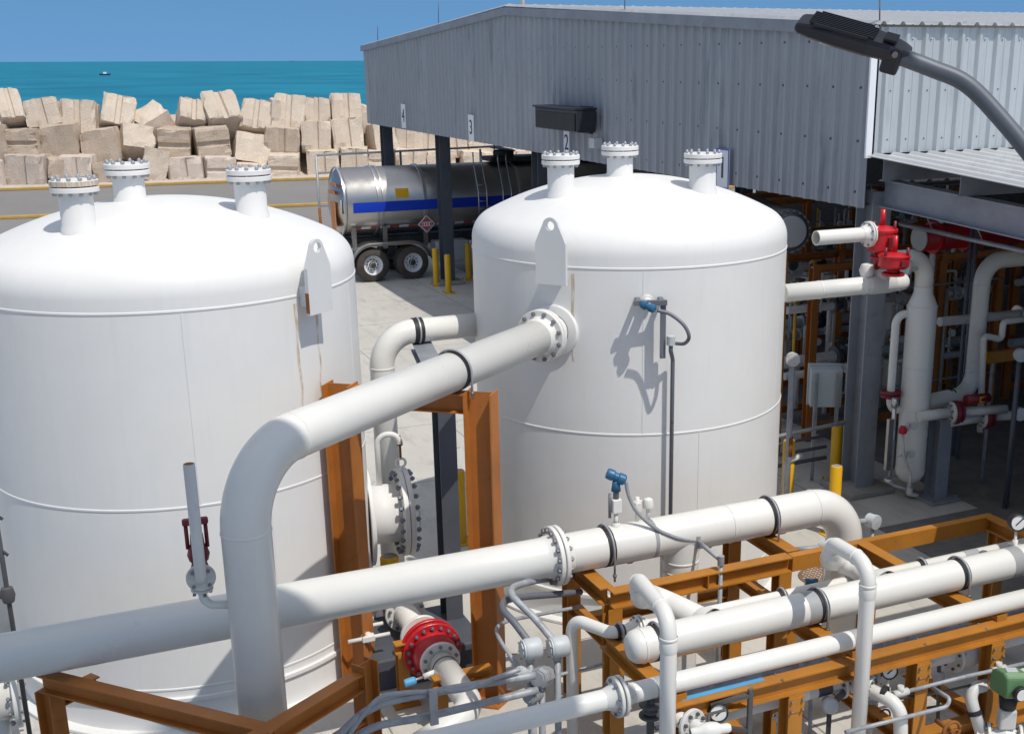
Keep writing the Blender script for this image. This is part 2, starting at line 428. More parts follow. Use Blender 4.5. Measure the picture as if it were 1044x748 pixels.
# row, centre x, y, width px, height px, roll, yaw, pitch, groove, material, label
BL = [
('t',11,113,24,32,-7,28,-26,'v','block','tall tilted block with shaded underside, at the far left of the top row'),
('t',46,118,33,28,-10,18,-12,'v','block','leaning block with a groove, between the tall left one and an upright pair'),
('t',82,121,35,33,4,12,-10,'v','block','squarish pale block with dark central groove, third in the top row'),
('t',121,117,33,30,13,18,-26,'v','block','pale block leaning to the right with a rounded right edge, fourth in top row'),
('t',157,129,34,30,-34,34,-48,'n','block','steeply tipped block whose broken dark face turns to the road'),
('t',195,121,29,26,14,24,-46,'v','block','small pale block tipped back, just left of the highest boulder like block'),
('t',225,118,36,36,-6,30,-44,'v','block','large block tipped back with a ragged dark underside, highest of the left half'),
('t',262,122,31,31,9,10,-28,'v','block','pale block tilted right with a pin hole in its groove, fifth from the building'),
('t',280,113,10,24,6,20,0,'n','block','narrow edge of a block showing behind the tall grooved one near the tanker'),
('t',295,117,33,35,7,10,-14,'v','block','tall grooved block leaning right above a rough square one'),
('t',323,114,28,24,2,12,-10,'v','block','set back grooved block between two taller blocks over the tanker'),
('t',352,112,31,30,1,16,-8,'v','block','pale upright grooved block stacked straight over another, left of the building'),
('t',367,122,12,30,0,30,0,'n','block','thin sliver of a block with a dark spot, last before open water at the shed'),
('m',-2,146,24,36,-8,10,0,'v','blockrough','rough brown block cut by the left edge of the photo, middle row'),
('m',28,145,33,28,0,4,0,'h','blockrough','rough block with a level groove, below the second and third pale blocks'),
('m',64,143,36,34,-4,6,4,'n','blockrough','rough square block without groove, darkest pitted face in the middle row'),
('m',106,148,37,34,-10,6,4,'n','blockrough','rough square block rolled to the left above the rear nozzle of the left tank'),
('m',138,146,32,26,12,30,-34,'n','block','smooth tan block with a broken lower edge, under the steeply tipped one'),
('m',179,146,32,32,3,12,4,'h','blockrough','rough block with level groove and rounded right end, left of its twin'),
('m',215,145,34,33,-4,26,4,'h','blockrough','rough block with level groove and a wide pale right flank'),
('m',256,154,36,30,12,20,-20,'n','block','cracked pale block with holes, behind the right nozzle of the left tank'),
('m',287,144,36,30,5,16,2,'v','blockrough','rough brown square block under the tall grooved one'),
('m',323,140,30,32,2,10,-4,'v','block','pale upright grooved block in the middle row with a dark gap on its left'),
('m',354,138,32,32,-3,14,-6,'v','block','pale grooved block carrying another upright one, above the tanker rear'),
('m',388,141,26,31,-4,30,-10,'n','block','block with a ragged shadow on its face, right beside the shed corner'),
('m',412,142,20,28,3,12,0,'v','block','pale block seen just right of the first shed post'),
('m',433,144,31,28,4,12,0,'v','block','wide pale block below the sign with the 4'),
('m',462,147,26,26,-3,14,0,'v','block','pale block behind the second shed post'),
('m',492,152,34,22,4,14,0,'n','block','rough block under the sign with the 3'),
('m',522,155,26,18,0,14,0,'n','block','dark edged block under the shed cladding near the third post'),
('b',-2,177,22,28,0,8,0,'v','blockstain','stained low block cut by the left edge of the photo, bottom row'),
('b',29,173,42,31,2,6,0,'v','blockstain','wide stained block with reddish streaks, bottom row left'),
('b',56,170,18,20,8,30,0,'n','blockrough','small dark block wedged between two stained ones in the bottom row'),
('b',80,171,33,26,2,10,2,'v','blockstain','stained block with a yellow paint mark, above the front nozzle of the left tank'),
('b',106,175,20,20,-8,20,0,'n','blockrough','low dark block half hidden by the rear nozzle of the left tank'),
('b',158,170,26,34,16,18,-14,'n','block','tan slanted block right of the rear nozzle of the left tank'),
('b',190,173,36,26,-2,12,0,'v','blockstain','whitish block with red brown streaks, bottom row middle'),
('b',222,172,30,26,3,30,0,'h','blockstain','low block with a dark level groove, left of the right nozzle of left tank'),
('b',256,177,30,22,6,14,0,'n','block','low pale block hidden behind the right nozzle of the left tank'),
('b',290,170,31,27,3,10,2,'h','block','pale block with level groove resting on the pavement, left of the railing'),
('b',330,168,33,30,0,10,0,'v','block','grooved pale block directly behind the railing corner post'),
('b',361,164,28,28,2,12,0,'v','block','grooved pale block over the rear end of the tanker'),
('b',388,163,25,20,0,10,0,'h','block','pale block with level groove, left of the first shed post'),
('b',418,162,32,20,3,12,0,'v','block','low pale block between the first and second shed posts, left one'),
('b',449,163,30,20,-3,12,0,'n','block','low pale block between the first and second shed posts, right one'),
('b',486,164,34,20,4,14,0,'n','block','low pale block right of the second shed post, behind the tanker lids'),
('b',522,164,32,20,-3,14,0,'v','block','low block behind the right end of the railing'),
]
m = MB()
for i in range(420):                                 # loose rubble at the foot of the blocks
    u = rr.uniform(-30, 45); v = dk+rr.uniform(1.2, 4.5); s_ = rr.uniform(.06, .28); q = V((rp.x, rp.y, 0))+gu*u+gv*v; b_ = len(m.v); z = .15+max(0, (v-dk-2.6))*.5
    for a in ((-1,0,0),(1,0,0),(0,-1,0),(0,1,0),(0,0,-.7),(0,0,.8)): m.v.append(q+V((0,0,z))+V(a)*s_*rr.uniform(.6,1.2))
    for f_ in ((0,2,5),(2,1,5),(1,3,5),(3,0,5),(2,0,4),(1,2,4),(3,1,4),(0,3,4)): m.face([b_+k for k in f_])
m.build('rubble', M['block'], kind='stuff', label='pale rubble lying at the foot of the concrete blocks', cat='rubble')
for i, (row, x, y, w, h, ro, ya, pi, gr, mt, lab) in enumerate(BL):
    dy = {'t': 5.0, 'm': 3.9, 'b': 2.6}[row]
    x0 = rp.y + dk
    pY = x0 + dy
    p = P(x, y, Y=pY)
    for _ in range(3): p = P(x, y, Y=rp.y+dk+dy+math.tan(GA)*(p.x-rp.x))
    k = px(p)[2]/F0
    me = grooved_block(w*k*.96, h*k*(1.0 if row == 't' else .98), 2.0, gr, i+1)
    o = bpy.data.objects.new('concrete_block', me); COL.objects.link(o); me.materials.append(M[mt])
    o.location = p
    view = math.atan2(-FW.x, FW.y)                   # square on to the shore, then turned
    o.rotation_euler = MX.Rotation(view + R_(ya)*.8, 3, 'Z').to_4x4().to_3x3().to_euler()
    o.rotation_euler = (MX.Rotation(view, 3, 'Z') @ MX.Rotation(R_(ro), 3, 'Y') @ MX.Rotation(R_(ya), 3, 'Z') @ MX.Rotation(R_(pi), 3, 'X')).to_euler()
    ORG[o] = p
    tag(o, lab, 'block', 'concrete blocks of the breakwater')

# ------------------------------------------------------------------ loading shed
XF = 11.10
YA, YB, YR, ZE, ZR, ZB = 14.5, 42.7, 28.85, 7.06, 7.80, 4.50
shed = thing('loading_shed', 'grey corrugated gable shed on posts, open underneath, above the tanker', 'shed', (XF, YA, 0))
def topz(y): return ZE+(ZR-ZE)*((y-YA)/(YR-YA) if y < YR else (YB-y)/(YB-YR))
def ribs(a, b, pitch=.335, dep=.05):
    out = [(a, 0)]; t = a+.06
    while t+pitch < b:
        for q, d in ((.00, 0), (.035, dep), (.085, dep), (.12, 0), (.205, 0), (.215, .008), (.245, .008), (.255, 0)): out.append((t+q, d))
        t += pitch
    out.append((b, 0)); return out
m = MB(); rb = ribs(YA, YB, .335, .048)
for y, d in rb: m.v += [V((XF-d, y, ZB)), V((XF-d, y, topz(y)-.02))]
for i in range(len(rb)-1): m.face((2*i, 2*i+2, 2*i+3, 2*i+1))
m.cut = (len(m.f), M['castiron'])
for zz in (4.72, 5.45, 6.2, 6.85):                    # rows of screws
    y = YA+.06+.165
    while y < YB-.3:
        if zz < topz(y)-.1: m.cyl((XF, y, zz), (XF-.012, y, zz), .010, seg=6)
        y += .67
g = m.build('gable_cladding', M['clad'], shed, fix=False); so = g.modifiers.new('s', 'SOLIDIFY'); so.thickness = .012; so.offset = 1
for a, b in ((YA-.06, YR), (YR, YB+.06)):
    m = MB(); za, zb = (topz(YA)-.003 if a < YR else ZR), (ZR if a < YR else topz(YB)-.003)
    m.prism([(a, za-.16), (b, zb-.16), (b, zb+.02), (a, za+.02)], (XF-.085, 0, 0), (0,1,0), (0,0,1), (.045, 0, 0))
    m.build('verge_trim', M['beamsteel'], shed)
# right-hand wall above the lean-to
XE = 34.0
LT0 = P(893, 160, X=XF); LT1 = P(1044, 190.5, X=XF)
lsl = (LT1.z-LT0.z)/(LT1.y-LT0.y)
def ltz(y): return LT0.z + lsl*(y-LT0.y)
m = MB(); rb = ribs(XF+.12, XE)
for x, d in rb: m.v += [V((x, YA-d, LT0.z+.03)), V((x, YA-d, ZE-.03))]
for i in range(len(rb)-1): m.face((2*i, 2*i+2, 2*i+3, 2*i+1))
m.cut = (len(m.f), M['castiron'])
for zz in (LT0.z+.22, (LT0.z+ZE)/2, ZE-.2):
    x = XF+.12+.06+.165
    while x < XE-.3: m.cyl((x, YA, zz), (x, YA-.012, zz), .010, seg=6); x += .335
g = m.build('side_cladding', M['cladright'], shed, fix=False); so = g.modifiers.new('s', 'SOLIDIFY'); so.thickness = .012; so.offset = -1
m = MB(); m.box((XF+.0, YA-.022, (LT0.z+ZE)/2-.02), (.11, .035, ZE-LT0.z+.02)); m.build('corner_trim', M['signwhite'], shed)
# roof: two ribbed slopes
for (ya, za, yb, zb) in ((YA-.12, ZE-.012, YR, ZR+.03), (YB+.12, ZE-.012, YR, ZR+.03)):
    m = MB(); rb = ribs(XF-.05, XE, .335, .045)
    for x, d in rb: m.v += [V((x, ya, za+d+.02)), V((x, yb, zb+d+.02))]
    for i in range(len(rb)-1): m.face((2*i, 2*i+2, 2*i+3, 2*i+1))
    g = m.build('roof', M['roof'], shed, fix=False); so = g.modifiers.new('s', 'SOLIDIFY'); so.thickness = .01
# lean-to roof, ribs running down the slope
m = MB(); rb = ribs(XF-.02, XE, .335, .045)
for x, d in rb: m.v += [V((x, -3.0, ltz(-3.0)+d*.8)), V((x, YA-.06, ltz(YA-.06)+d*.8))]
for i in range(len(rb)-1): m.face((2*i, 2*i+2, 2*i+3, 2*i+1))
g = m.build('lean_to_roof', M['roof'], shed, fix=False); so = g.modifiers.new('s', 'SOLIDIFY'); so.thickness = .012
b0 = P(895, 209, X=11.45); b1 = P(1030, 240, X=11.45); sl = (b1.z-b0.z)/(b1.y-b0.y)
BH = .40
rz = lambda y: b0.z+sl*(y-b0.y)+BH/2
for k, x in enumerate((11.45, 18.0, 24.5)):
    m = MB(); m.hsec((x, YA-.02, rz(YA)), (x, -2.5, rz(-2.5)), BH, .22, .016, .012); m.build('rafter', M['beamsteel'], shed)
for k in range(8):
    y = YA-.32-k*1.62; zc = (rz(y)+BH/2+ltz(y))/2; hh = ltz(y)-rz(y)-BH/2-.03
    m = MB(); m.chan((XF+.06, y, zc), (XE, y, zc), hh, .09, .008, flip=(1 if k % 2 else 1)); m.build('purlin', M['beamsteel'], shed)
    m = MB(); m.box((11.45, y+.09, rz(y)+BH/2+.09), (.012, .14, .17)); m.build('cleat', M['beamsteel'], shed)
WX, WY = 9.2, 8.3                                     # added roof wing, unseen at right, placed to shade the rack's rear
m = MB(); m.box(((WX+XF-.06)/2, (WY-3)/2, 4.35), (XF-.06-WX, WY+3, .10)); m.build('added_shade_wing', M['roof'], shed)
for y in (WY-.3, WY-5.5, -2.5): m = MB(); m.hsec((WX+.05, y, 4.2), (11.2, y, 4.2), .18, .14); m.build('shade_wing_beam', M['beamsteel'], shed)
for y in (2.5, -2.5): m = MB(); m.hsec((WX+.2, y, 0), (WX+.2, y, 4.1), .2, .2); m.build('post', M['beamsteel'], shed)  # posts that hold up the added shade wing
# columns
c3 = P(552, 190, X=11.45).y
cols = [(11.45, 41.6), (11.45, 35.4), (11.45, c3), (11.45, 14.72)] + [(18.0, y) for y in (41.6, 28.9, 14.72)] + [(24.5, y) for y in (41.6, 28.9, 14.72)] + [(11.45, -2.2), (18.0, -2.2)]
for x, y in cols:
    zt = ZB+.25 if y > 0 else rz(y)-BH/2-.01
    if abs(x-11.45) < .1 and 14 < y < 15: zt = rz(y)-BH/2+.2
    m = MB(); m.hsec((x, y, .10), (x, y, zt), .40, .34, .018, .012, up=(0, 1, 0)); m.build('post', M['beamsteel'] if y < 20 else M['colsteel'], shed)
    m = MB(); m.box((x, y, .05), (.85, .85, .10)); m.build('plinth', M['plinth'], shed, bevel=.02)
for y in (YA+.2, YR, YB-.2):
    m = MB(); m.hsec((XF+.5, y, ZB+.45), (XE, y, ZB+.45), .4, .2); m.build('beam', M['colsteel'], shed)
for x in (11.45, 18, 24.5):
    m = MB(); m.hsec((x, YA+.3, ZB+.15), (x, YB-.1, ZB+.15), .3, .2); m.build('beam', M['colsteel'], shed)
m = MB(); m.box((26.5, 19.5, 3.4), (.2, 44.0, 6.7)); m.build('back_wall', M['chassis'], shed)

# lightning rods and vent on the roof
for i, (x, y0, y1, lab) in enumerate(((385, 44, 26, 'thin rod on the left corner of the shed roof'), (447, 27, 2, 'thin rod on the left slope of the shed gable'),
        (637, 14, -8, 'thin rod on the right slope of the shed gable, over its middle'), (897, 24, 0, 'thin rod at the right corner of the shed roof, behind the lamp'))):
    a = P(x, y0, X=XF+.05); b = P(x, y1, X=XF+.05)
    m = MB(); m.cyl(a-V((0,0,.05)), b, .012, seg=6); m.build('lightning_rod', M['colsteel'], loc=a, label=lab, cat='rod', group='lightning rods on the shed roof')
a = P(533, 9, X=XF+.4); m = MB(); m.cyl(a-V((0,0,.1)), a+V((0,0,.65)), .05, seg=10); m.lathe(a+V((0,0,.65)), (0,0,1), [(.05,0),(.075,.0),(.075,.06),(0,.09)], 10)
m.build('vent_pipe', M['kerbtop'], loc=a, label='short pale pipe standing on the ridge of the shed roof', cat='pipe')

# ------------------------------------------------------------------ text
def text(name, body, size, c, right, up, mat, parent, depth=.004):
    cu = bpy.data.curves.new(name, 'FONT'); cu.body = body; cu.size = size; cu.align_x = 'CENTER'; cu.align_y = 'CENTER'; cu.extrude = depth
    o = bpy.data.objects.new(name, cu); COL.objects.link(o); bpy.context.view_layer.update()
    me = bpy.data.meshes.new_from_object(o.evaluated_get(bpy.context.evaluated_depsgraph_get()))
    bpy.data.objects.remove(o); me.materials.clear(); me.materials.append(mat)
    o = bpy.data.objects.new(name, me); COL.objects.link(o); o.parent = parent
    r, u = V(right).normalized(), V(up).normalized()
    o.matrix_local = MX.Translation(V(c)-ORG[parent]) @ MX((r, u, r.cross(u))).transposed().to_4x4()
    return o
for n, x, y, hgt in (('4', 411.5, 118.5, 23), ('3', 480.5, 130.5, 25), ('2', 578, 146, 27), ('1', 737, 172, 38)):
    c = P(x, y, X=XF-.07); k = px(c)[2]/F0; h = hgt*k*1.04; w = h*.62
    t = thing('number_sign', f'white plate with the number {n} hanging on the grey shed front', 'sign', c, 'bay number signs')
    m = MB(); m.box(c, (.02, w, h)); m.build('plate', M['signwhite'], t)
    m = MB(); bw = .02
    if n in '12':
        for s in (-1, 1): m.box(c+V((-.013, s*(w/2-bw/2), 0)), (.006, bw, h)); m.box(c+V((-.013, 0, s*(h/2-bw/2))), (.006, w-2*bw-.002, bw))
        m.build('border', M['stripe'], t)
    text('numeral', n, h*.78, c+V((-.014, 0, 0)), (0,-1,0), (0,0,1), M['ink'], t)
# black display box over bay 2
c = P(567, 121, X=XF-.45); k = px(c)[2]/F0
y0, y1 = P(545, 121, X=XF-.6).y, P(588, 121, X=XF-.6).y
t = thing('display_box', 'long black box with a small hood, mounted on the grey shed front over bay 2', 'display box', (XF-.1, (y0+y1)/2, c.z))
zc = c.z; L = y0-y1; h = 21*k
m = MB(); m.box((XF-.38, (y0+y1)/2, zc), (.42, L, h)); m.build('housing', M['blackbox'], t, bevel=.02)
m = MB(); m.box((XF-.60, (y0+y1)/2, zc-.03), (.02, L*.92, h*.78)); m.build('screen', M['black'], t)
m = MB(); m.box((XF-.39, (y0+y1)/2, zc+h/2+.022), (.50, L*1.01, .04)); m.build('hood', M['blackbox'], t)
m = MB(); m.box((XF-.115, (y0+y1)/2-L*.25, zc), (.09, .5, h*1.25)); m.build('bracket', M['blackbox'], t)
m = MB(); m.box((XF-.2, y1-.05, zc-h/2-.22), (.18, .28, .2)); m.build('junction_box', M['junction'], t)

# ------------------------------------------------------------------ railing on the loading island
pY = 44.0
r0 = P(322, 158.5, Y=pY); r1 = P(541, 154, Y=pY); base = P(326, 232, Y=pY)
t = thing('pipe_railing', 'galvanised pipe railing with a rusty post, behind the tanker', 'railing', (r0.x, pY, 0))
for dz in (0, -.62, -1.78):
    xe = r1.x if dz > -.5 else (r0.x+6 if dz > -1 else r0.x+3.2)
    m = MB(); m.cyl((r0.x, pY, r0.z+dz), (xe, pY, r0.z+dz+(.15 if dz==0 else 0)*(xe-r0.x)/10), .04, seg=8); m.build('rail', M['galv'], t)
xx = r0.x
for i in range(5):
    m = MB(); m.cyl((xx, pY, 0), (xx, pY, r0.z+.02), .045, seg=8); m.build('post', M['rustpipe'] if i in (1, 3) else M['galv'], t); xx += 3.1
m = MB(); m.cyl((r0.x, pY, 0), (r0.x, pY, 1.5), .052, seg=8); m.build('rusty_sleeve', M['rustedge'], t)

# ------------------------------------------------------------------ tanker trailer
TY, TZ, TR = 37.85, 2.36, 1.06
xr = P(346, 205, Y=TY).x
t = thing('tanker_trailer', 'polished steel tanker trailer with a blue stripe, parked half under the shed', 'tanker', (xr, TY, 0))
m = MB(); Ln = 12.0
m.lathe((xr, TY, TZ), (1,0,0), [(0,-.30),(.4,-.275),(.75,-.19),(.95,-.08),(1.03,-.02),(TR,.04),(TR,Ln),(1.0,Ln+.08),(.7,Ln+.22),(0,Ln+.28)], 56); m.build('barrel', M['steel'], t)
def band_x(x): return P(x, 205, Y=TY-TR).x
for x, w in ((352, .07), (386, .07), (391, .07), (434, .12), (531, .1)):
    X = band_x(x); m = MB(); m.lathe((X-w/2, TY, TZ), (1,0,0), [(TR,0),(TR+.035,.01),(TR+.035,w-.01),(TR,w)], 56); m.build('reinforcing_ring', M['chrome'], t)
def sidepatch(x0, x1, z0, z1, off, n=8):
    m = MB()
    for i in range(n+1):
        a = math.asin(max(-1, min(1, (z0+(z1-z0)*i/n-TZ)/TR)))
        for x in (x0, x1): m.v.append(V((x, TY-(TR+off)*math.cos(a), TZ+(TR+off)*math.sin(a))))
    for i in range(n): m.face((2*i, 2*i+1, 2*i+3, 2*i+2), True)
    return m
sidepatch(band_x(359.5), xr+11.8, 2.13, 2.43, .037).build('blue_stripe', M['stripe'], t)
sidepatch(band_x(404), band_x(417.5), 2.52, 2.80, .006).build('warning_plate', M['yellow'], t)
X = band_x(359); i = 0
while X < xr+10:
    sidepatch(X, X+.30, 1.585, 1.665, .006, 2).build('reflective_tape', M['fadedred'] if i % 2 == 0 else M['signwhite'], t); X += .304; i += 1
dc = V((band_x(434.5), TY-TR*.8-.14, 1.66)); dh = .28
nrm = V((0,-.9,-.12)).normalized(); dax = frame(nrm, (0,0,1))
m = MB(); m.prism([(-dh,0),(0,-dh),(dh,0),(0,dh)], dc, (1,0,0), (0,0,1), (0,-.012,0)); pl_ = m.build('hazard_placard', M['signwhite'], t)
m = MB(); k = dh*.86; m.prism([(-k,0),(0,-k),(k,0),(0,k)], dc+V((0,-.015,0)), (1,0,0), (0,0,1), (0,-.004,0)); m.build('red_field', M['fadedred'], pl_)
m = MB(); m.box(dc+V((0,-.023,0)), (dh*1.1,.004,.13)); m.build('white_band', M['signwhite'], pl_)
m = MB()
for q in (-.12, -.04, .04, .12): m.box(dc+V((q,-.029,0)), (.045,.004,.09))
m.build('figures', M['fadedred'], pl_)
# rear placards on the domed end
def rear(y, z, w, h, mat, name, dx=0):
    rr = math.hypot(y-TY, z-TZ); x = xr-.31+.30*(rr/1.0)**2.6-.03-dx
    m = MB(); m.box((x, y, z), (.02, w, h)); return m.build(name, mat, t)
rear(TY-.35, 2.0, .55, .85, M['signorange'], 'orange_panel'); o_ = rear(TY-.72, 2.30, .34, .42, M['signwhite'], 'white_placard', -.06)
rear(TY-.3, 2.95, .75, .10, M['signorange'], 'lettering_strip'); rear(TY-.3, 2.72, .75, .10, M['signorange'], 'lettering_strip')
m = MB(); m.box((xr-.10, TY-.72, 2.16), (.024, .3, .07)); m.build('green_band', M['green'], t)
m = MB(); m.box((xr-.25, TY-.6, 1.25), (.12, .5, .22)); m.build('rear_light', M['darkred'], t)
m = MB(); m.box((xr-.22, TY, 1.02), (.12, 2.1, .2)); m.build('bumper', M['steel'], t)
m = MB(); m.tube(bent([(xr-.3, TY-.3, 1.2), (xr-.45, TY-.35, 1.5), (xr-.35, TY-.4, 1.25)], .1), .05, 8); m.build('hose_fitting', M['steel'], t)
m = MB(); m.box((xr+5.4, TY, 1.12), (11, 1.0, .26)); m.build('chassis', M['chassis'], t)
for x in (360, 392, 434): m = MB(); m.box((band_x(x), TY-.9, 1.32), (.14, .08, .7)); m.build('saddle_leg', M['steel'], t)
wz = .52
for wx in (9.45, 10.72):
    for sy in (-1, 1):
        yc = TY+sy*1.0
        w_ = MB(); w_.lathe((wx, yc, wz), (0,sy,0), [(.30,-.28),(.47,-.28),(.51,-.24),(.52,-.10),(.52,-.02),(.495,0),(.495,.02),(.52,.04),(.52,.18),(.51,.24),(.46,.27),(.33,.275),(.30,.25)], 40)
        wh = w_.build('wheel', M['tyre'], t)
        w_ = MB(); w_.lathe((wx, yc, wz), (0,sy,0), [(.315,.262),(.31,.25),(.285,.20),(.26,.13),(.245,.105),(.15,.10),(.14,.14),(.10,.165),(.09,.25),(.0,.255)], 32); w_.build('rim', M['signwhite'] if True else 0, wh)
        w_ = MB(); w_.lathe((wx, yc, wz), (0,sy,0), [(.125,.13),(.10,.20),(.085,.26),(.0,.275)], 20)
        for k in range(10):
            a = 2*math.pi*k/10; q = V((wx+.17*math.cos(a), yc+sy*.10, wz+.17*math.sin(a))); w_.cyl(q, q+V((0,sy*.05,0)), .018, seg=6)
        w_.build('hub', M['chassis'], wh)
pts = []
for k in range(13):
    a = math.pi*(1.02-k/12*.5); pts.append((9.45+.66*math.cos(a), wz+.64*math.sin(a)))
for k in range(13):
    a = math.pi*(.5-k/12*.42); pts.append((10.72+.66*math.cos(a), wz+.64*math.sin(a)))
m = MB(); poly = [(a, b) for a, b in pts] + [(a-(.02 if a > 10 else -.02), b-.035) for a, b in pts[::-1]]
n = len(pts); yy0, yy1 = TY-1.32, TY-.62
for a, b in pts: m.v += [V((a, yy0, b+.03)), V((a, yy1, b+.03)), V((a, yy0, b-.05)), V((a, yy1, b-.05))]
for i in range(n-1):
    q = 4*i; m.face((q, q+4, q+5, q+1), True); m.face((q+2, q+3, q+7, q+6), True); m.face((q, q+2, q+6, q+4)); m.face((q+1, q+5, q+7, q+3))
m.build('mudguard', M['steel'], t)
m = MB(); m.box((12.1, TY-.75, .78), (1.1, .7, .62)); m.build('valve_cabinet', M['junction'], t, bevel=.03)
m = MB(); m.box((15.5, TY-.5, .95), (3.6, .9, .5)); m.build('side_box', M['chassis'], t)
lx = band_x(487); lx2 = band_x(512)
for i in range(2):
    for X in ((lx, lx+.28) if i == 0 else (lx2, lx2+.28)):
        pts = [(X, TY-TR-.12, 1.15), (X, TY-TR-.12, 2.6), (X, TY-.75, TZ+TR+.1), (X, TY-.75, TZ+TR+(.38 if i == 0 else .28))]
        m = MB(); m.tube(bent(pts, .2), .022, 8); m.build('ladder_rail', M['chrome'], t)
m = MB()
for k in range(7): m.cyl((lx, TY-TR-.12, 1.3+k*.25), (lx+.28, TY-TR-.12, 1.3+k*.25), .014, seg=6)
m.build('rungs', M['chrome'], t)
m = MB(); m.box((xr+7.2, TY, TZ+TR+.10), (4.6, .9, .14)); m.build('walkway', M['chassis'], t)
for X in (xr+5.5, xr+7.0, xr+8.5):
    m = MB(); m.lathe((X, TY, TZ+TR+.171), (0,0,1), [(.34,0),(.34,.16),(.30,.19)], 20); h_ = m.build('manhole', M['chassis'], t)
    m = MB(); m.lathe((X-.05, TY, TZ+TR+.171), (.15,0,1), [(.42,.20),(.42,.23),(.3,.27),(0,.28)], 20); m.build('lid', M['blue'], h_)
for k in range(3): m = MB(); m.cyl((xr+5.0+k*2.1, TY-.5, TZ+TR+.03), (xr+5.0+k*2.1, TY-.5, TZ+TR+.9), .02, seg=6); m.build('rail_post', M['chassis'], t)
m = MB(); m.cyl((xr+5.0, TY-.5, TZ+TR+.9), (xr+9.2, TY-.5, TZ+TR+.9), .02, seg=6); m.build('handrail', M['chassis'], t)

# ------------------------------------------------------------------ bollards
def bollard(p, h, r, label, plate=True):
    t = thing('yellow_bollard', label, 'bollard', (p.x, p.y, 0), 'yellow bollards')
    m = MB(); m.lathe((p.x, p.y, 0), (0,0,1), [(r,.0),(r,h-.02),(r-.01,h-.004),(r-.02,h)], 24); m.build('post', M['yellow'], t)
    m = MB(); m.lathe((p.x, p.y, 0), (0,0,1), [(r-.02,h-.001),(0,h+.012)], 24); m.build('cap', M['plinth'], t)
    if plate:
        m = MB(); m.box((p.x, p.y, .009), (r*3.6, r*3.6, .018)); b = m.build('base_plate', M['yellow'], t)
        for sx in (-1, 1):
            for sy in (-1, 1):
                o = bpy.data.objects.new('bolt', bolt_mesh(.016, .02, M['bolt'])); COL.objects.link(o); o.parent = b; o.location = (sx*r*1.45, sy*r*1.45, .02)
    return t
bollard(P(445, 291, Z=0), 1.14, .09, 'yellow bollard nearest the tanker wheels, in shed shade')
bollard(P(457.5, 298.5, Z=0), 1.14, .09, 'yellow bollard standing nearest, left of the shed post by the tanker')
bollard(P(478, 285, Z=0), 1.14, .09, 'yellow bollard right of the shed post, partly behind the right tank')
bollard(P(471, 553, Z=0), 1.10, .075, 'yellow bollard in sunlight between the tanks, behind the brown portal')
bollard(P(849, 545, Z=0), 1.06, .085, 'tall yellow bollard just beyond the big white elbow, beside the shed column')
bollard(P(802, 512, Z=0), 1.02, .095, 'yellow bollard half hidden by the right edge of the right tank')
bollard(P(851, 490, Z=0), .95, .095, 'yellow bollard behind the struts of the grey cabinet')
bollard(P(401, 641, Z=0), .96, .11, 'thick yellow bollard under the round manway of the left tank', plate=False)

for x, y, L_, lab in ((107, 77, 7.0, 'small dark boat on the sea, above the left blocks'), (298, 61.2, 60.0, 'tiny far ship on the horizon, left of the shed')):
    p = P(x, y, Z=-1.6) if y > 70 else P(x, 62.6, Z=-1.6)
    t = thing('boat' if y > 70 else 'ship', lab, 'boat', p)
    m = MB(); q = L_/2; m.prism([(-q,.14*L_),(-q*.85,-.02*L_),(q*.8,-.02*L_),(q*1.05,.17*L_),(q*.7,.12*L_)], p+V((0,-.15*L_,0)), _R, (0,0,1), V((0,.3*L_,0))); m.build('hull', M['ink'], t)
    m = MB(); m.box(p+V((0,0,.2*L_)), (.28*L_,.2*L_,.15*L_)); m.build('cabin', M['signwhite'], t)
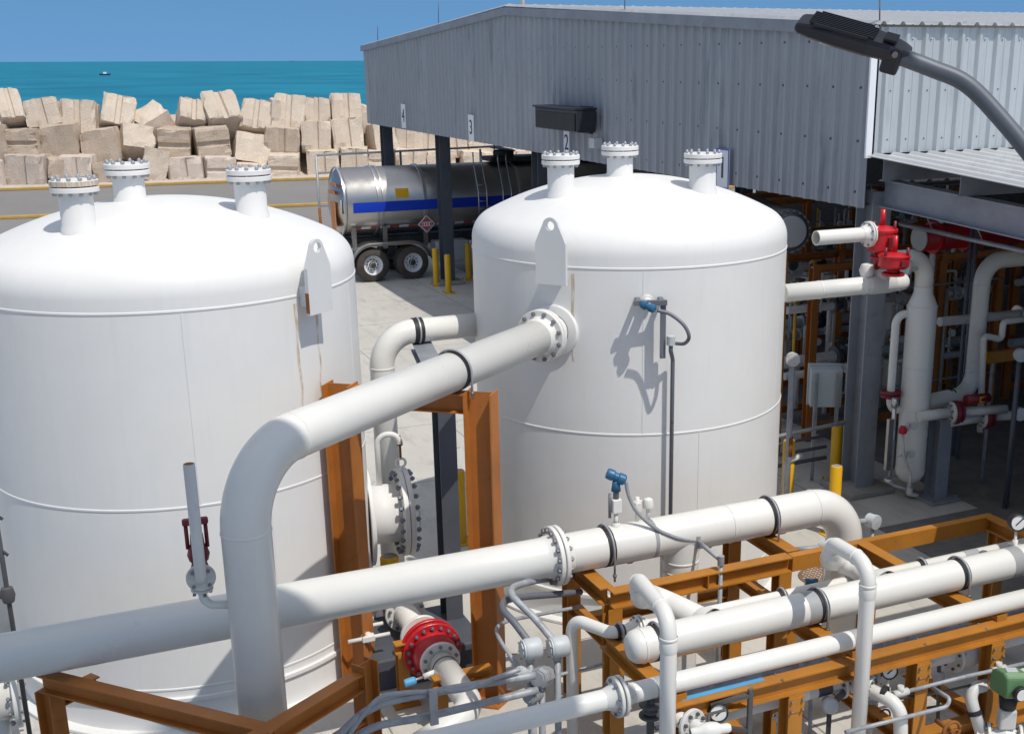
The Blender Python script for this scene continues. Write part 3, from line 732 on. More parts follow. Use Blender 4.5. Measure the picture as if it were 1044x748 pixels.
# ================================================================== TANKS
TRAD, ZS, DH = 1.98, 4.38, .80
T1, T2 = V((1.26, 13.63, 0)), V((6.84, 13.68, 0))
BD = None
ZK, RK = 4.49, .34                                   # dished end: straight flange, tight knuckle, flat crown
DH = .74; _a = TRAD-RK; RCR = (_a*_a+DH*DH-RK*RK)/(2*(DH-RK)); _t = math.atan2(_a, RCR-DH)
def domez(r):
    if r < RCR*math.sin(_t): return ZK+DH-RCR+math.sqrt(RCR*RCR-r*r)
    return ZK+math.sqrt(max(0, RK*RK-(r-_a)**2))
def dome_hit(c, x, y):
    d = FW*F0+RT*(x-CX)-UP*(y-CY); t = .004
    while t < .03:
        p = EYEP+d*t; r = math.hypot(p.x-c.x, p.y-c.y)
        if r < TRAD and p.z < domez(r): return p
        t += .00001
    return None
def tank(c, name, label):
    t = thing(name, label, 'tank', c)
    m = MB(); m.lathe(c, (0,0,1), [(TRAD,.02),(TRAD,1.5),(TRAD,3.0),(TRAD,ZS-.01)], 160); sh = m.build('shell', M['tank'], t)
    prof = [(TRAD, ZS-.01), (TRAD, ZK)] + [(_a+RK*math.cos(k*(math.pi/2-_t)/12), ZK+RK*math.sin(k*(math.pi/2-_t)/12)) for k in range(1, 13)]
    prof += [(RCR*math.sin(_t*(1-k/24)), ZK+DH-RCR+RCR*math.cos(_t*(1-k/24))) for k in range(1, 25)]
    m = MB(); m.lathe(c, (0,0,1), prof, 160); m.build('dome_head', M['tank'], t)
    for z in (ZS-.01, 2.44, .50):
        m = MB(); m.lathe(c+V((0,0,z)), (0,0,1), [(TRAD-.002,-.017),(TRAD+.006,-.010),(TRAD+.008,0),(TRAD+.006,.010),(TRAD-.002,.017)], 160); m.build('weld_seam', M['tank'], sh)
    for k, (z0, z1) in enumerate(((2.46, ZS-.03), (.52, 2.42), (2.46, ZS-.03))):
        a = (-1.95 if c is T2 else -1.62)+(.35 if k == 1 else 0)+(1.1 if k == 2 else 0); q = V((math.cos(a), math.sin(a), 0))
        m = MB(); m.box(c+q*(TRAD+.0012)+V((0,0,(z0+z1)/2)), (.006, .016, z1-z0), (q, V((0,0,1)).cross(q), V((0,0,1)))); m.build('weld_seam', M['tank'], sh)
    m = MB(); m.ring(c+V((0,0,.36)), (0,0,1), TRAD-.02, TRAD+.035, .05, 160); m.build('stiffening_ring', M['tank'], t)
    m = MB(); m.ring(c+V((0,0,.004)), (0,0,1), TRAD-.05, TRAD+.12, .04, 160); m.build('base_ring', M['tank'], t)
    return t
tk1 = tank(T1, 'storage_tank', 'large white tank on the left, with a round side manway and rust below its lug')
tk2 = tank(T2, 'storage_tank', 'white tank in the middle with a blue instrument on its side')

def nozzle(t, p, ztop, r, label=None, rust=False):
    mm = MB(); mm.lathe(p, (0,0,1), [(r+.03,-.25),(r+.012,.01),(r,.03),(r,ztop-p.z-.09)], 36)
    n = mm.build('nozzle', M['tank'], t)
    R = r*1.42; z = ztop-.12
    m = MB(); m.ring((p.x,p.y,z), (0,0,1), r*.8, R, .05, 40); m.build('flange', M['tank'], n)
    m = MB(); m.ring((p.x,p.y,z+.05), (0,0,1), 0, R*.90, .012, 40); m.build('gasket', M['rustedge'], n)
    m = MB(); m.ring((p.x,p.y,z+.062), (0,0,1), 0, R, .052, 40); m.build('blind_cover', M['tank'], n)
    bolts(n, (p.x,p.y,z+.057), (0,0,1), R*.86, 12, .019, .125, M['galv'])
    if rust: m = MB(); m.lathe((p.x,p.y,z+.0625), (0,0,1), [(R+.001,.002),(R+.0015,.03),(R+.001,.05)], 40); m.build('rust_film', M['stain'], n)
for t, c, lst in ((tk2, T2, ((572,197,156,.160),(632,178.5,147,.162),(716,194,155,.162))), (tk1, T1, ((81,232,182,.158),(133,203,165,.160),(257,217,171,.160)))):
    for i, (x, y, yt, r) in enumerate(lst):
        p = dome_hit(c, x, y)
        if p is None:
            p = dome_hit(c, x, y+2) or dome_hit(c, x, y+5)
        q = None; zt = p.z
        while px((p.x, p.y, zt))[1] > yt+1: zt += .005
        nozzle(t, p, zt, r, rust=(t is tk1 and i == 0))

def lug(t, c, x, y, w, h, yoff=0, rust=True):
    """lifting plate with an eye standing off the tank's knuckle"""
    az = math.atan2(P(x, y, Z=4.4).y-c.y, P(x, y, Z=4.4).x-c.x)
    # direction where the pixel column meets the shell
    best = None
    for k in range(720):
        a = -math.pi+k*math.pi/720*1.0
        q = c+V((math.cos(a), math.sin(a), 0))*(TRAD+.09)+V((0,0,4.45))
        e = abs(px(q)[0]-x)
        if best is None or e < best[0]: best = (e, a)
    a = best[1]; n = V((math.cos(a), math.sin(a), 0)); s = V((0,0,1)).cross(n)
    org = c+n*(TRAD+.165); W = w/2
    poly = [(-W,4.20),(W,4.20),(W,4.66)]
    ec = (0, 4.85); er = W*.50
    for k in range(13):
        b = R_(12)+k/12*R_(156); poly.append((er*math.cos(b)*1.0, ec[1]+er*math.sin(b)))
    poly += [(-W,4.66)]
    # hole: split into two halves around the eye
    hr = .052
    m = MB()
    ring_o = poly
    def halves():
        hole = [(hr*math.cos(2*math.pi*k/20), ec[1]+hr*math.sin(2*math.pi*k/20)) for k in range(20)]
        top = [p for p in poly]
        right = [(0,4.20),(W,4.20),(W,4.66)]+[p for p in poly[3:-1] if p[0] > 1e-4]+[(0,ec[1]+er)]+[(hr*math.cos(R_(90-18*k)), ec[1]+hr*math.sin(R_(90-18*k))) for k in range(11)]
        left = [(-a_, b_) for a_, b_ in right]
        return right, left
    for hp in halves(): m.prism(hp, org, s, (0,0,1), n*.045)
    L = m.build('lifting_lug', M['lug'], t)
    m = MB(); m.box(org-n*.083+V((0,0,4.36)), (.163, w*.5, .20), (n, s, V((0,0,1)))); m.build('pad_plate', M['lug'], L)
    if rust:
        for sgn in ((-1, 1) if t is tk1 else (1,)):
            mm = MB(); N = 14
            for k in range(N+1):
                z = 4.30-1.35*k/N*(1 if sgn < 0 else .75); dw = .022*(1-.6*k/N); off = sgn*(W-.02)+.02*math.sin(k*.9)*k/N
                for e in (-dw/1, dw/1):
                    aa = a+(off+e)/TRAD; mm.v.append(c+V((math.cos(aa), math.sin(aa), 0))*(TRAD+.003)+V((0,0,z)))
            for k in range(N): mm.face((2*k, 2*k+1, 2*k+3, 2*k+2), True)
            mm.build('rust_streak', M['stain'], t, fix=False)
        if t is tk1: m = MB(); m.box(org+n*.022-s*(W+.0015)*(1)+V((0,0,4.32)), (.046,.003,.20), (n, s, V((0,0,1)))); m.build('rusty_edge', M['rustedge'], L)
    return L
lug(tk2, T2, 566, 262, .375, .8)
lug(tk1, T1, 317, 278, .33, .8)
# far lug of the left tank, seen over its dome
a = R_(150); n = V((math.cos(a), math.sin(a), 0)); s = V((0,0,1)).cross(n)
m = MB(); m.prism([(-.15,4.1),(.15,4.1),(.15,4.62),(.06,4.86),(-.06,4.86),(-.15,4.62)], T1+n*(TRAD+.03), s, (0,0,1), n*.05); m.build('lifting_lug', M['lug'], tk1)

# manway on the left tank
mx = P(413, 521, Y=T1.y-.30); mz = mx.z; my = T1.y; mx = V((T1.x+math.hypot(mx.x-T1.x, .30), my, mz))
mw = None
m = MB(); m.cyl((T1.x+1.90, my, mz), (mx.x-.06, my, mz), .355, seg=48); mw = m.build('manway', M['tank'], tk1)
m = MB(); m.ring((T1.x+TRAD-.035, my, mz), (1,0,0), .33, .60, .05, 48); m.build('reinforcing_pad', M['tank'], mw)
m = MB(); m.ring((mx.x-.075, my, mz), (1,0,0), .34, .53, .06, 48); m.build('flange', M['tank'], mw)
m = MB(); m.ring((mx.x-.007, my, mz), (1,0,0), 0, .53, .06, 48); m.build('hatch_cover', M['tank'], mw)
bolts(mw, (mx.x-.011, my, mz), (1,0,0), .475, 22, .028, .16, M['bluebolt'])
m = MB(); m.tube(bent([(mx.x+.06, my-.3, mz+.12), (mx.x+.13, my-.3, mz+.12), (mx.x+.13, my-.3, mz-.12), (mx.x+.06, my-.3, mz-.12)], .03), .012, 8); m.build('handle', M['tank'], mw)
m = MB(); m.tube(bent([(mx.x-.28, my+.05, mz+.30), (mx.x-.28, my+.05, mz+.98), (mx.x-.02, my, mz+.98), (mx.x-.02, my, mz+.86)], .20), .035, 12); m.build('davit', M['tank'], mw)
m = MB(); m.cyl((mx.x-.02, my, mz+.96), (mx.x-.02, my, mz+.66), .015, seg=8); m.cyl((mx.x-.02, my, mz+.84), (mx.x-.02, my, mz+.89), .035, seg=6); m.build('threaded_rod', M['rustedge'], mw)
m = MB(); m.tube([V((mx.x-.02+.055*math.cos(a*math.pi/8), my, mz+.62+.055*math.sin(a*math.pi/8))) for a in range(17)], .016, 8); m.cyl((mx.x-.02, my, mz+.57), (mx.x-.02, my, mz+.48), .03, seg=10); m.build('eye_bolt', M['tank'], mw)

mw.rotation_euler = (0, 0, -math.asin(.30/(mx.x-T1.x)))      # the nozzle points a little towards the viewer
# ================================================================== PIPES
def flanges(t, c, axis, rp_, R, n, mat, bm='bolt', th=.045, br=.018):
    d = V(axis).normalized(); c = V(c)
    m = MB(); m.ring(c-d*(th+.006), d, rp_*.9, R, th, 40); f1 = m.build('flange', mat, t)
    m = MB(); m.ring(c+d*.006, d, rp_*.9, R, th, 40); m.build('flange', mat, t)
    m = MB(); m.ring(c-d*.0055, d, rp_*.8, R*.88, .011, 32); m.build('gasket', M['castiron'], t)
    m = MB(); m.lathe(c-d*(th+.006), -d, [(rp_+.035,0),(rp_+.02,.02),(rp_,.09)], 32); m.build('weld_neck', mat, t)
    m = MB(); m.lathe(c+d*(th+.006), d, [(rp_+.035,0),(rp_+.02,.02),(rp_,.09)], 32); m.build('weld_neck', mat, t)
    bolts(f1, c, d, (R+rp_)/2+.012, n, br, th*2.4, M[bm]); return f1
def ubolt(t, c, axis, r, leg, band=True, down=(0,0,-1)):
    d = V(axis).normalized(); dn = V(down); s = d.cross(dn).normalized(); c = V(c)
    if band:
        for o in ((-.028, .02) if True else (0,)):
            m = MB(); m.lathe(c+d*(o-.016), d, [(r,0),(r+.008,.002),(r+.008,.030),(r,.032)], 40); m.build('rubber_band', M['black'], t)
    q = r+.022
    pts = [c+s*q+dn*leg]+[c+s*q*math.cos(a)-dn*q*math.sin(a) for a in [k*math.pi/16 for k in range(17)]]+[c-s*q+dn*leg]
    m = MB(); m.tube(pts, .012, 8); m.build('clamp_bolt', M['galv'], t)
    for k in (1, -1): m = MB(); m.cyl(c+s*q*k+dn*(leg-.05), c+s*q*k+dn*(leg-.075), .022, seg=6); m.build('nut', M['bolt'], t)
def weld(t, c, axis, r, mat):
    d = V(axis).normalized(); m = MB(); m.lathe(V(c)-d*.012, d, [(r-.001,0),(r+.0055,.005),(r+.0065,.012),(r+.0055,.019),(r-.001,.024)], 40); m.build('weld_seam', mat, t)
def painted(t, c, axis, r, w, mat, name='paint_band'):
    d = V(axis).normalized(); m = MB(); m.lathe(V(c)-d*w/2, d, [(r+.0012,0),(r+.0015,w*.5),(r+.0012,w)], 40); m.build(name, mat, t)
RA = .203
YA_, ZA = 10.30, 1.85
# --- A: the long main pipe in front of both tanks
xe = P(861, 540, Y=YA_).x
A = thing('main_pipe', 'long thick white pipe across both tanks, bending down at its right end', 'pipe', (P(565,567,Y=YA_).x, YA_, ZA))
xf = P(566, 567, Y=YA_).x
m = MB(); m.tube(bent([(-4.5,YA_,ZA), (xe,YA_,ZA), (xe,YA_,0)], .46, 14), RA, 48); m.build('pipe_run', M['white'], A)
flanges(A, (xf,YA_,ZA), (1,0,0), RA, .305, 16, M['white'], br=.022)
for x in (617, 782): ubolt(A, (P(x,545,Y=YA_).x, YA_, ZA), (1,0,0), RA, .30)
xs = P(662, 545, Y=YA_).x; m = MB(); m.lathe((xs-.02,YA_,ZA), (1,0,0), [(RA,0),(RA+.003,.002),(RA+.003,.038),(RA,.04)], 40); m.build('steel_strap', M['conduit'], A)
xt = P(694, 575, Y=YA_).x
m = MB(); m.lathe((xt,YA_,ZA-RA-.22), (0,0,1), [(.185,-1.2),(.185,0),(.192,.22),(.192,.40)], 36); m.build('branch', M['white'], A)
for z in (ZA-RA-.10, ZA-RA-.22): weld(A, (xt,YA_,z), (0,0,1), .187 if z < ZA-RA-.15 else .19, M['white'])
for x in (xt-.35, xt+.55, xe-.46): weld(A, (x,YA_,ZA), (1,0,0), RA, M['white'])
weld(A, (xe,YA_,ZA-.46), (0,0,1), RA, M['white'])

# --- B: the pipe out of the right tank's nozzle, bending down in the foreground
az = math.atan((1260-CX)/math.hypot(F0, CY-HOR)); BD = lev(math.sin(az), math.cos(az)); ZBp = 3.63
n0 = T2-BD*TRAD; n0.z = ZBp
b1 = n0-BD*5.12
Bp = thing('elbow_pipe', 'thick white pipe from the side of the right tank, bending down in the foreground', 'pipe', (b1.x, b1.y, 0))
m = MB(); m.tube(bent([n0-BD*.30, b1, (b1.x,b1.y,0)], .62, 18), RA-.005, 48); m.build('pipe_run', M['white'], Bp)
weld(Bp, b1+BD*.62, BD, RA-.005, M['white']); weld(Bp, b1-V((0,0,.62)), (0,0,1), RA-.005, M['white'])
fl = MB(); fl.lathe(n0+BD*.1, -BD, [(.30,0),(.30,.135),(.29,.14),(.2,.141)], 40); fl.lathe(n0+BD*.1, -BD, [(.19,.1),(.19,.30)], 36); nz2 = fl.build('side_nozzle', M['tank'], tk2)
flanges(Bp, n0-BD*.30, BD, RA-.005, .30, 12, M['white'], br=.022)
def Bat(x):
    L = 0
    while px(n0-BD*L)[0] > x: L += .01
    return n0-BD*L
bsup = Bat(462)
perp = V((0,0,1)).cross(BD).normalized()       # to the left seen along the pipe
perp = MX.Rotation(R_(14), 3, 'Z') @ perp     # the portal stands slightly askew
ubolt(Bp, bsup, BD, RA-.005, .26)

# portal that carries pipe B
por = thing('steel_portal', 'brown steel portal of two H posts and a crossbeam, carrying the sloping view of the thick pipe between the tanks', 'steel frame', (bsup.x, bsup.y, 0))
por['label'] = 'brown steel portal of two posts and a crossbeam under the thick pipe between the tanks'
zb = ZBp-RA-.01
def along(x, y):                                # offset along the crossbeam for a photo column
    best = min((abs(px(bsup+perp*k*.01+V((0,0,zb-ZBp)))[0]-x), k*.01) for k in range(-150, 151)); return best[1]
k0, k1 = along(346, 390), along(490, 405)
for k, tp in ((k0, .02), (k1, .02)):
    q = bsup+perp*k; m = MB(); m.hsec((q.x,q.y,0), (q.x,q.y,zb+tp), .29, .25, .016, .011, up=perp if False else tuple(perp)); m.build('post', M['brown'], por)
    m = MB(); m.box((q.x,q.y,.012), (.4,.4,.024), (BD, perp, V((0,0,1)))); m.build('base_plate', M['brown'], por)
q0, q1 = bsup+perp*(k0-.147 if k0 > k1 else k0+.147), bsup+perp*(k1+.147 if k0 > k1 else k1-.147)
m = MB(); m.hsec((q0.x,q0.y,zb-.10), (q1.x,q1.y,zb-.10), .20, .17, .013, .009); m.build('crossbeam', M['brown'], por)

# relief valve on pipe B
v0 = V((b1.x, b1.y, 0)); ezz = P(236, 628, Y=b1.y-.15).z
lft = -_R
rv = thing('relief_valve', 'small valve with a red bonnet and open vent pipe, beside the foreground pipe', 'valve', (b1.x+lft.x*.45, b1.y+lft.y*.45, ezz))
fwdc = -V((FW.x, FW.y, 0)).normalized()
pv = v0+lft*.40+V((0,0,ezz)); fwdc = V((-pv.x, -pv.y, 0)).normalized()
m = MB(); m.tube(bent([v0+lft*.17+V((0,0,ezz)), pv, pv+V((0,0,.13))], .09), .036, 14); m.build('inlet_pipe', M['white'], rv)
m = MB(); m.ring(pv+V((0,0,.13)), (0,0,1), .03, .088, .022, 28); f_ = m.build('flange', M['greywhite'], rv); bolts(f_, pv+V((0,0,.145)), (0,0,1), .066, 4, .013, .07, M['bolt'], ph=.1)
m = MB(); m.ring(pv+V((0,0,.156)), (0,0,1), .0, .088, .022, 28); m.build('flange', M['greywhite'], rv)
vc = pv+V((0,0,.28))
m = MB(); m.lathe(pv+V((0,0,.17)), (0,0,1), [(.05,0),(.075,.06),(.08,.12),(.06,.20),(.062,.23)], 24); m.build('valve_body', M['darkred'], rv)
m = MB(); m.ring(vc+fwdc*.085, fwdc, .02, .115, .03, 32); f_ = m.build('outlet_flange', M['greywhite'], rv); bolts(f_, vc+fwdc*.105, fwdc, .085, 4, .014, .05, M['bolt'])
m = MB(); m.tube(bent([vc+fwdc*.08, vc+fwdc*.17, vc+fwdc*.17+V((0,0,.98))], .05), .045, 18, caps=True); m.build('vent_pipe', M['bandgrey'] if False else M['greywhite'], rv)
m = MB(); m.ring(vc+fwdc*.17+V((0,0,.979)), (0,0,1), .0, .036, .004, 18); m.build('bore_disc', M['rustedge'], rv)
m = MB(); m.lathe(pv+V((0,0,.395)), (0,0,1), [(.075,0),(.088,.05),(.075,.10),(.055,.14),(.05,.22)], 20); m.build('bonnet', M['darkred'], rv)
for s in (-1, 1): m = MB(); m.cyl(pv+V((fwdc.y,-fwdc.x,0))*.075*s+V((0,0,.50)), pv+V((fwdc.y,-fwdc.x,0))*.075*s+V((0,0,.70)), .016, seg=8); m.build('yoke_rod', M['darkred'], rv)
m = MB(); m.box(pv+V((0,0,.725)), (.20,.06,.055), (V((fwdc.y,-fwdc.x,0)), fwdc, V((0,0,1)))); m.build('yoke_cap', M['darkred'], rv, bevel=.015)

fwdc = -V((FW.x, FW.y, 0)).normalized()
# --- D: pipe from the right tank bending down between the tanks
YD = 14.2; xd = P(391, 400, Y=YD).x; RD = .150
D_ = thing('bent_pipe', 'white pipe leaving the left side of the right tank and bending down behind the manway', 'pipe', (xd, YD, 0))
zd = P(455, 334, Y=YD).z
m = MB(); m.tube(bent([(T2.x-1.9,YD,zd), (xd,YD,zd), (xd,YD,0)], .42, 14), RD, 40); m.build('pipe_run', M['white'], D_)
weld(D_, (xd,YD,zd-.42), (0,0,1), RD, M['white'])
for x in (422.5, 428): 
    X = P(x, 335, Y=YD).x; m = MB(); m.lathe((X-.028,YD,zd), (1,0,0), [(RD,0),(RD+.012,.004),(RD+.012,.052),(RD,.056)], 40); m.build('rubber_band', M['black'], D_)
X = P(425.5, 335, Y=YD).x; m = MB(); m.lathe((X-.012,YD,zd), (1,0,0), [(RD+.012,0),(RD+.02,.004),(RD+.02,.020),(RD+.012,.024)], 40); m.build('clamp', M['galv'], D_)
# its support column
cq = P(462, 655, Z=0)
cs = thing('pipe_support', 'dark blue grey column with a top bracket, standing between the two tanks', 'pipe support', (cq.x, cq.y, 0))
zc = zd-RD-.16
m = MB(); m.hsec((cq.x,cq.y,0), (cq.x,cq.y,zc), .24, .20, .014, .010, up=(0,1,0)); m.build('column', M['colsteel'], cs)
m = MB(); m.hsec((cq.x-.05,cq.y-.12,zc+.075), (X+.10,YD+.25,zc+.075), .15, .24); m.build('bracket_arm', M['beamsteel'], cs)
m = MB(); m.box((cq.x,cq.y,.015), (.42,.42,.03)); m.build('base_plate', M['colsteel'], cs)

# --- C: pipe from the right tank to the red actuators
YC = 13.0; zC = P(850, 294, Y=YC).z; RC = .118; xce = P(925, 287, Y=YC).x
C_ = thing('outlet_pipe', 'white pipe from the right side of the right tank to the red actuators', 'pipe', (T2.x+TRAD, YC, zC))
m = MB(); m.tube([(T2.x+1.9,YC,zC),(xce-.12,YC,zC),(xce-.04,YC,zC),(xce,YC,zC)], [RC,RC,RC*.85,RC*.4], 36); m.build('pipe_run', M['white'], C_)
xt2 = P(897, 285, Y=YC).x
m = MB(); m.lathe((xt2-.18,YC,zC), (1,0,0), [(RC+.001,0),(RC+.014,.04),(RC+.014,.36),(RC+.001,.40)], 36); m.lathe((xt2+.03,YC,zC), (0,0,1), [(.125,0),(.12,.14),(.12,.22)], 32); m.build('tee', M['greywhite'], C_)
m = MB(); m.lathe((xt2-.21,YC+.02,zC+.20), (0,0,1), [(0,-.10),(.08,-.08),(.105,0),(.08,.08),(0,.10)], 24); m.build('valve_ball', M['white'], C_)
for x in (835, 880): weld(C_, (P(x,292,Y=YC).x,YC,zC), (1,0,0), RC, M['white'])
zV = P(855, 241, Y=YC).z; xv0, xv1 = P(832, 241, Y=YC).x, P(884, 241, Y=YC).x
vp = thing('open_vent_pipe', 'short white pipe with an open left end, level with the upper red actuator', 'pipe', (xv0, YC, zV))
m = MB(); m.lathe((xv0,YC,zV), (1,0,0), [(.083,.9),(.083,.0),(.096,0),(.096,xv1-xv0)], 32); m.build('pipe_run', M['white'], vp)
m = MB(); m.ring((xv0+.12,YC,zV), (1,0,0), 0, .0828, .01, 28); m.build('bore_disc', M['castiron'], vp)  # dark disc paints the shade inside the open end
flanges(vp, (xv1+.02,YC,zV), (1,0,0), .10, .17, 8, M['white'], 'bluebolt', th=.025, br=.013)
for i, (x, yb, yt, r, Yq, lab) in enumerate(((898, 276, 227, .195, YC, 'upper red round actuator with a stem, at the end of the open white pipe'), (911, 274, 256, .200, YC-.36, 'lower red round actuator standing directly before the taller one'))):
    c0 = P(x, 256 if i == 0 else 273, Y=Yq); z1 = P(x, 232 if i == 0 else 259, Y=Yq).z
    a_ = thing('red_actuator', lab, 'actuator', (c0.x, Yq, c0.z))
    H = z1-c0.z
    m = MB(); m.lathe(c0, (0,0,1), [(0,-.02),(r*.86,0),(r,.03),(r,H*.83),(r*1.07,H*.83),(r*1.07,H*.93),(r*.95,H),(r*.2,H+.03),(0,H+.03)], 36, sm=True); m.build('housing', M['red'], a_, bevel=0)
    m = MB(); m.cyl(c0+V((0,0,H+.02)), c0+V((0,0,H+.24)), .036, seg=14); m.build('stem', M['red'], a_)
    for s in (-1, 1): m = MB(); m.cyl(c0+lft*s*r*.72*-1+fwdc*r*.6+V((0,0,H*.72)), c0+lft*s*r*.72*-1+fwdc*r*.6+V((0,0,H+.10)), .02, seg=8); m.build('lid_bolt', M['darkred'], a_)
    m = MB(); m.box(c0+fwdc*(r+.015)-lft*.08+V((0,0,H*.45)), (.07,.05,H*.4), (_R, fwdc, V((0,0,1)))); m.build('latch', M['darkred'], a_)
    m = MB(); m.cyl((c0.x,Yq,c0.z-.02), (c0.x,Yq,c0.z-.24 if i == 0 else c0.z-.06), .085, seg=18); m.ring((c0.x,Yq,c0.z-.10), (0,0,1), 0, .15, .035, 24); m.build('mount', M['red'], a_)
m = MB(); m.cyl((xv1+.05,YC,zV), (xv1+.25,YC,zV), .095, seg=20); m.build('valve_neck', M['red'], vp)

# --- vertical separator vessel behind, and its pipes
YV = 14.0; xv = 11.90
sep = thing('separator_vessel', 'upright slim white vessel with a cone top, right of the shed column', 'vessel', (xv, YV, .4))
zb0, zt0, zt1 = P(932,482,Y=YV).z, P(938,312,Y=YV).z, P(938,299,Y=YV).z
m = MB(); m.lathe((xv,YV,0), (0,0,1), [(0,zb0-.13),(.10,zb0-.115),(.17,zb0-.07),(.215,zb0),(.225,zb0+.06),(.225,zt0),(.142,zt1),(.140,zt1+.1)], 40); m.build('shell', M['white'], sep)
ztt = P(925,264,Y=YV).z
m = MB(); m.tube(bent([(xv,YV,zt1+.05),(xv,YV,ztt),(xv-.62,YV,ztt)], .30, 12), .137, 32); m.build('overhead_pipe', M['white'], sep)
for z in (zb0+.08, (zb0+zt0)/2-.25, (zb0+zt0)/2+.4, zt0): weld(sep, (xv,YV,z), (0,0,1), .225, M['white'])
m = MB(); m.cyl((xv-.40,YV,zC+.02), (xv-.14,YV,zC+.02), .10, seg=20); m.ring((xv-.42,YV,zC+.02), (1,0,0), 0, .17, .05, 24); m.build('side_nozzle', M['junction'], sep)
m = MB(); m.cyl((xv,YV,zb0-.12), (xv,YV,zb0-.34), .03, seg=12); m.cyl((xv-.02,YV-.02,zb0-.32), (xv+.14,YV-.06,zb0-.36), .035, seg=12); m.build('drain_valve', M['greywhite'], sep)
for z in (1.27, .82): 
    m = MB(); m.cyl((xv-.16,YV-.12,z), (xv-.42,YV-.2,z), .022, seg=10); m.cyl((xv-.28,YV-.2,z-.06), (xv-.28,YV-.2,z+.06), .03, seg=10); m.ring((xv-.14,YV-.17,z), (-.4,-1,0), 0, .055, .03, 16); m.build('level_tap', M['greywhite'], sep)
lg = thing('level_gauge', 'bright metal level gauge tube with red valve, hung left of the slim vessel', 'gauge', (xv-.52, YV-.2, .3))
gx = xv-.55
m = MB(); m.cyl((gx,YV-.2,.52), (gx,YV-.2,1.62), .035, seg=12); m.cyl((gx,YV-.2,1.62), (gx,YV-.2,1.75), .05, seg=12); m.build('standpipe', M['chrome'], lg)
m = MB(); m.box((gx-.09,YV-.24,1.05), (.09,.06,.80)); m.build('gauge_glass', M['steel'], lg)
m = MB(); m.ring((gx,YV-.2,.44), (0,0,1), 0, .085, .05, 16); m.build('lower_flange', M['chrome'], lg)
m = MB(); m.lathe((gx+.17,YV-.22,1.17), (0,0,1), [(0,0),(.06,.02),(.065,.08),(.04,.13),(0,.14)], 16); m.build('red_valve', M['red'], lg)
m = MB(); m.tube(bent([(gx+.17,YV-.22,1.18),(gx+.19,YV-.25,.85),(gx+.34,YV-.28,.5),(gx+.32,YV-.28,.25)], .1), .024, 8); m.build('drain_hose', M['greywhite'], lg)
m = MB(); m.tube([(gx,YV-.2,.43),(gx+.1,YV-.22,.36),(gx+.33,YV-.28,.27)], .02, 8); m.lathe((gx+.33,YV-.28,.2), (0,0,1), [(0,0),(.05,.02),(.05,.1),(0,.12)], 12); m.build('drain_cock', M['greywhite'], lg)

YE = 14.3; xE = P(1000, 300, Y=YE).x; RE = .132
zE1, zE0 = P(1040,263,Y=YE).z, P(965,404,Y=YE).z
E_ = thing('return_pipe', 'white pipe coming in from the right edge, dropping and turning left into the slim vessel', 'pipe', (xE, YE, zE0))
m = MB(); m.tube(bent([(20,YE,zE1),(xE,YE,zE1),(xE,YE,zE0),(xv+.1,YE-.2,zE0)], .36, 12), RE, 36); m.build('pipe_run', M['white'], E_)
X = P(963,404,Y=YE).x
for o in (0, .055): m = MB(); m.lathe((X+o,YE-.06,zE0), (1,.1,0), [(RE,0),(RE+.012,.004),(RE+.012,.036),(RE,.04)], 32); m.build('rubber_band', M['black'], E_)
for c_ in ((xE,YE,zE0+.36),(xE,YE,zE1-.36)): weld(E_, c_, (0,0,1), RE, M['white'])
q = P(953, 508, Z=0)
sp = thing('pipe_support', 'grey steel pedestal with base plate directly behind the foot of the slim vessel', 'pipe support', (q.x, q.y, 0))
m = MB(); m.hsec((q.x,q.y,.02), (q.x,q.y,zE0-RE-.03), .26, .24, .014, .01, up=(0,1,0)); m.build('pedestal', M['beamsteel'], sp)
m = MB(); m.box((q.x,q.y,.03), (.55,.55,.04)); b_ = m.build('base_plate', M['beamsteel'], sp)
for sx in (-1,1):
    for sy in (-1,1): o = bpy.data.objects.new('bolt', bolt_mesh(.02,.03,M['bolt'])); COL.objects.link(o); o.parent = b_; o.location = (sx*.22, sy*.22, .06)
m = MB(); m.box((q.x,q.y,zE0-RE-.015), (.34,.34,.03)); m.build('top_plate', M['beamsteel'], sp)
# thin bypass left of the vessel
xb = P(911, 360, Y=14.1).x
bp = thing('bypass_line', 'thin white pipe with a dark red flange, left of the slim vessel', 'pipe', (xb, 14.1, 1.3))
m = MB(); m.tube(bent([(xv-.2,14.1,P(915,321,Y=14.1).z),(xb,14.1,P(915,321,Y=14.1).z),(xb,14.1,P(912,418,Y=14.1).z),(xv-.1,14.1,P(912,418,Y=14.1).z)], .16), .06, 20); m.build('pipe_run', M['white'], bp)
z_ = P(912,404,Y=14.1).z
for dz in (0, .055): m = MB(); m.ring((xb,14.1,z_+dz), (0,0,1), .04, .155, .045, 28); m.build('flange', M['darkred'], bp)

# --- instruments
def transmitter(name, label, base, head_dir, stem, cat='instrument'):
    t = thing(name, label, cat, base); return t
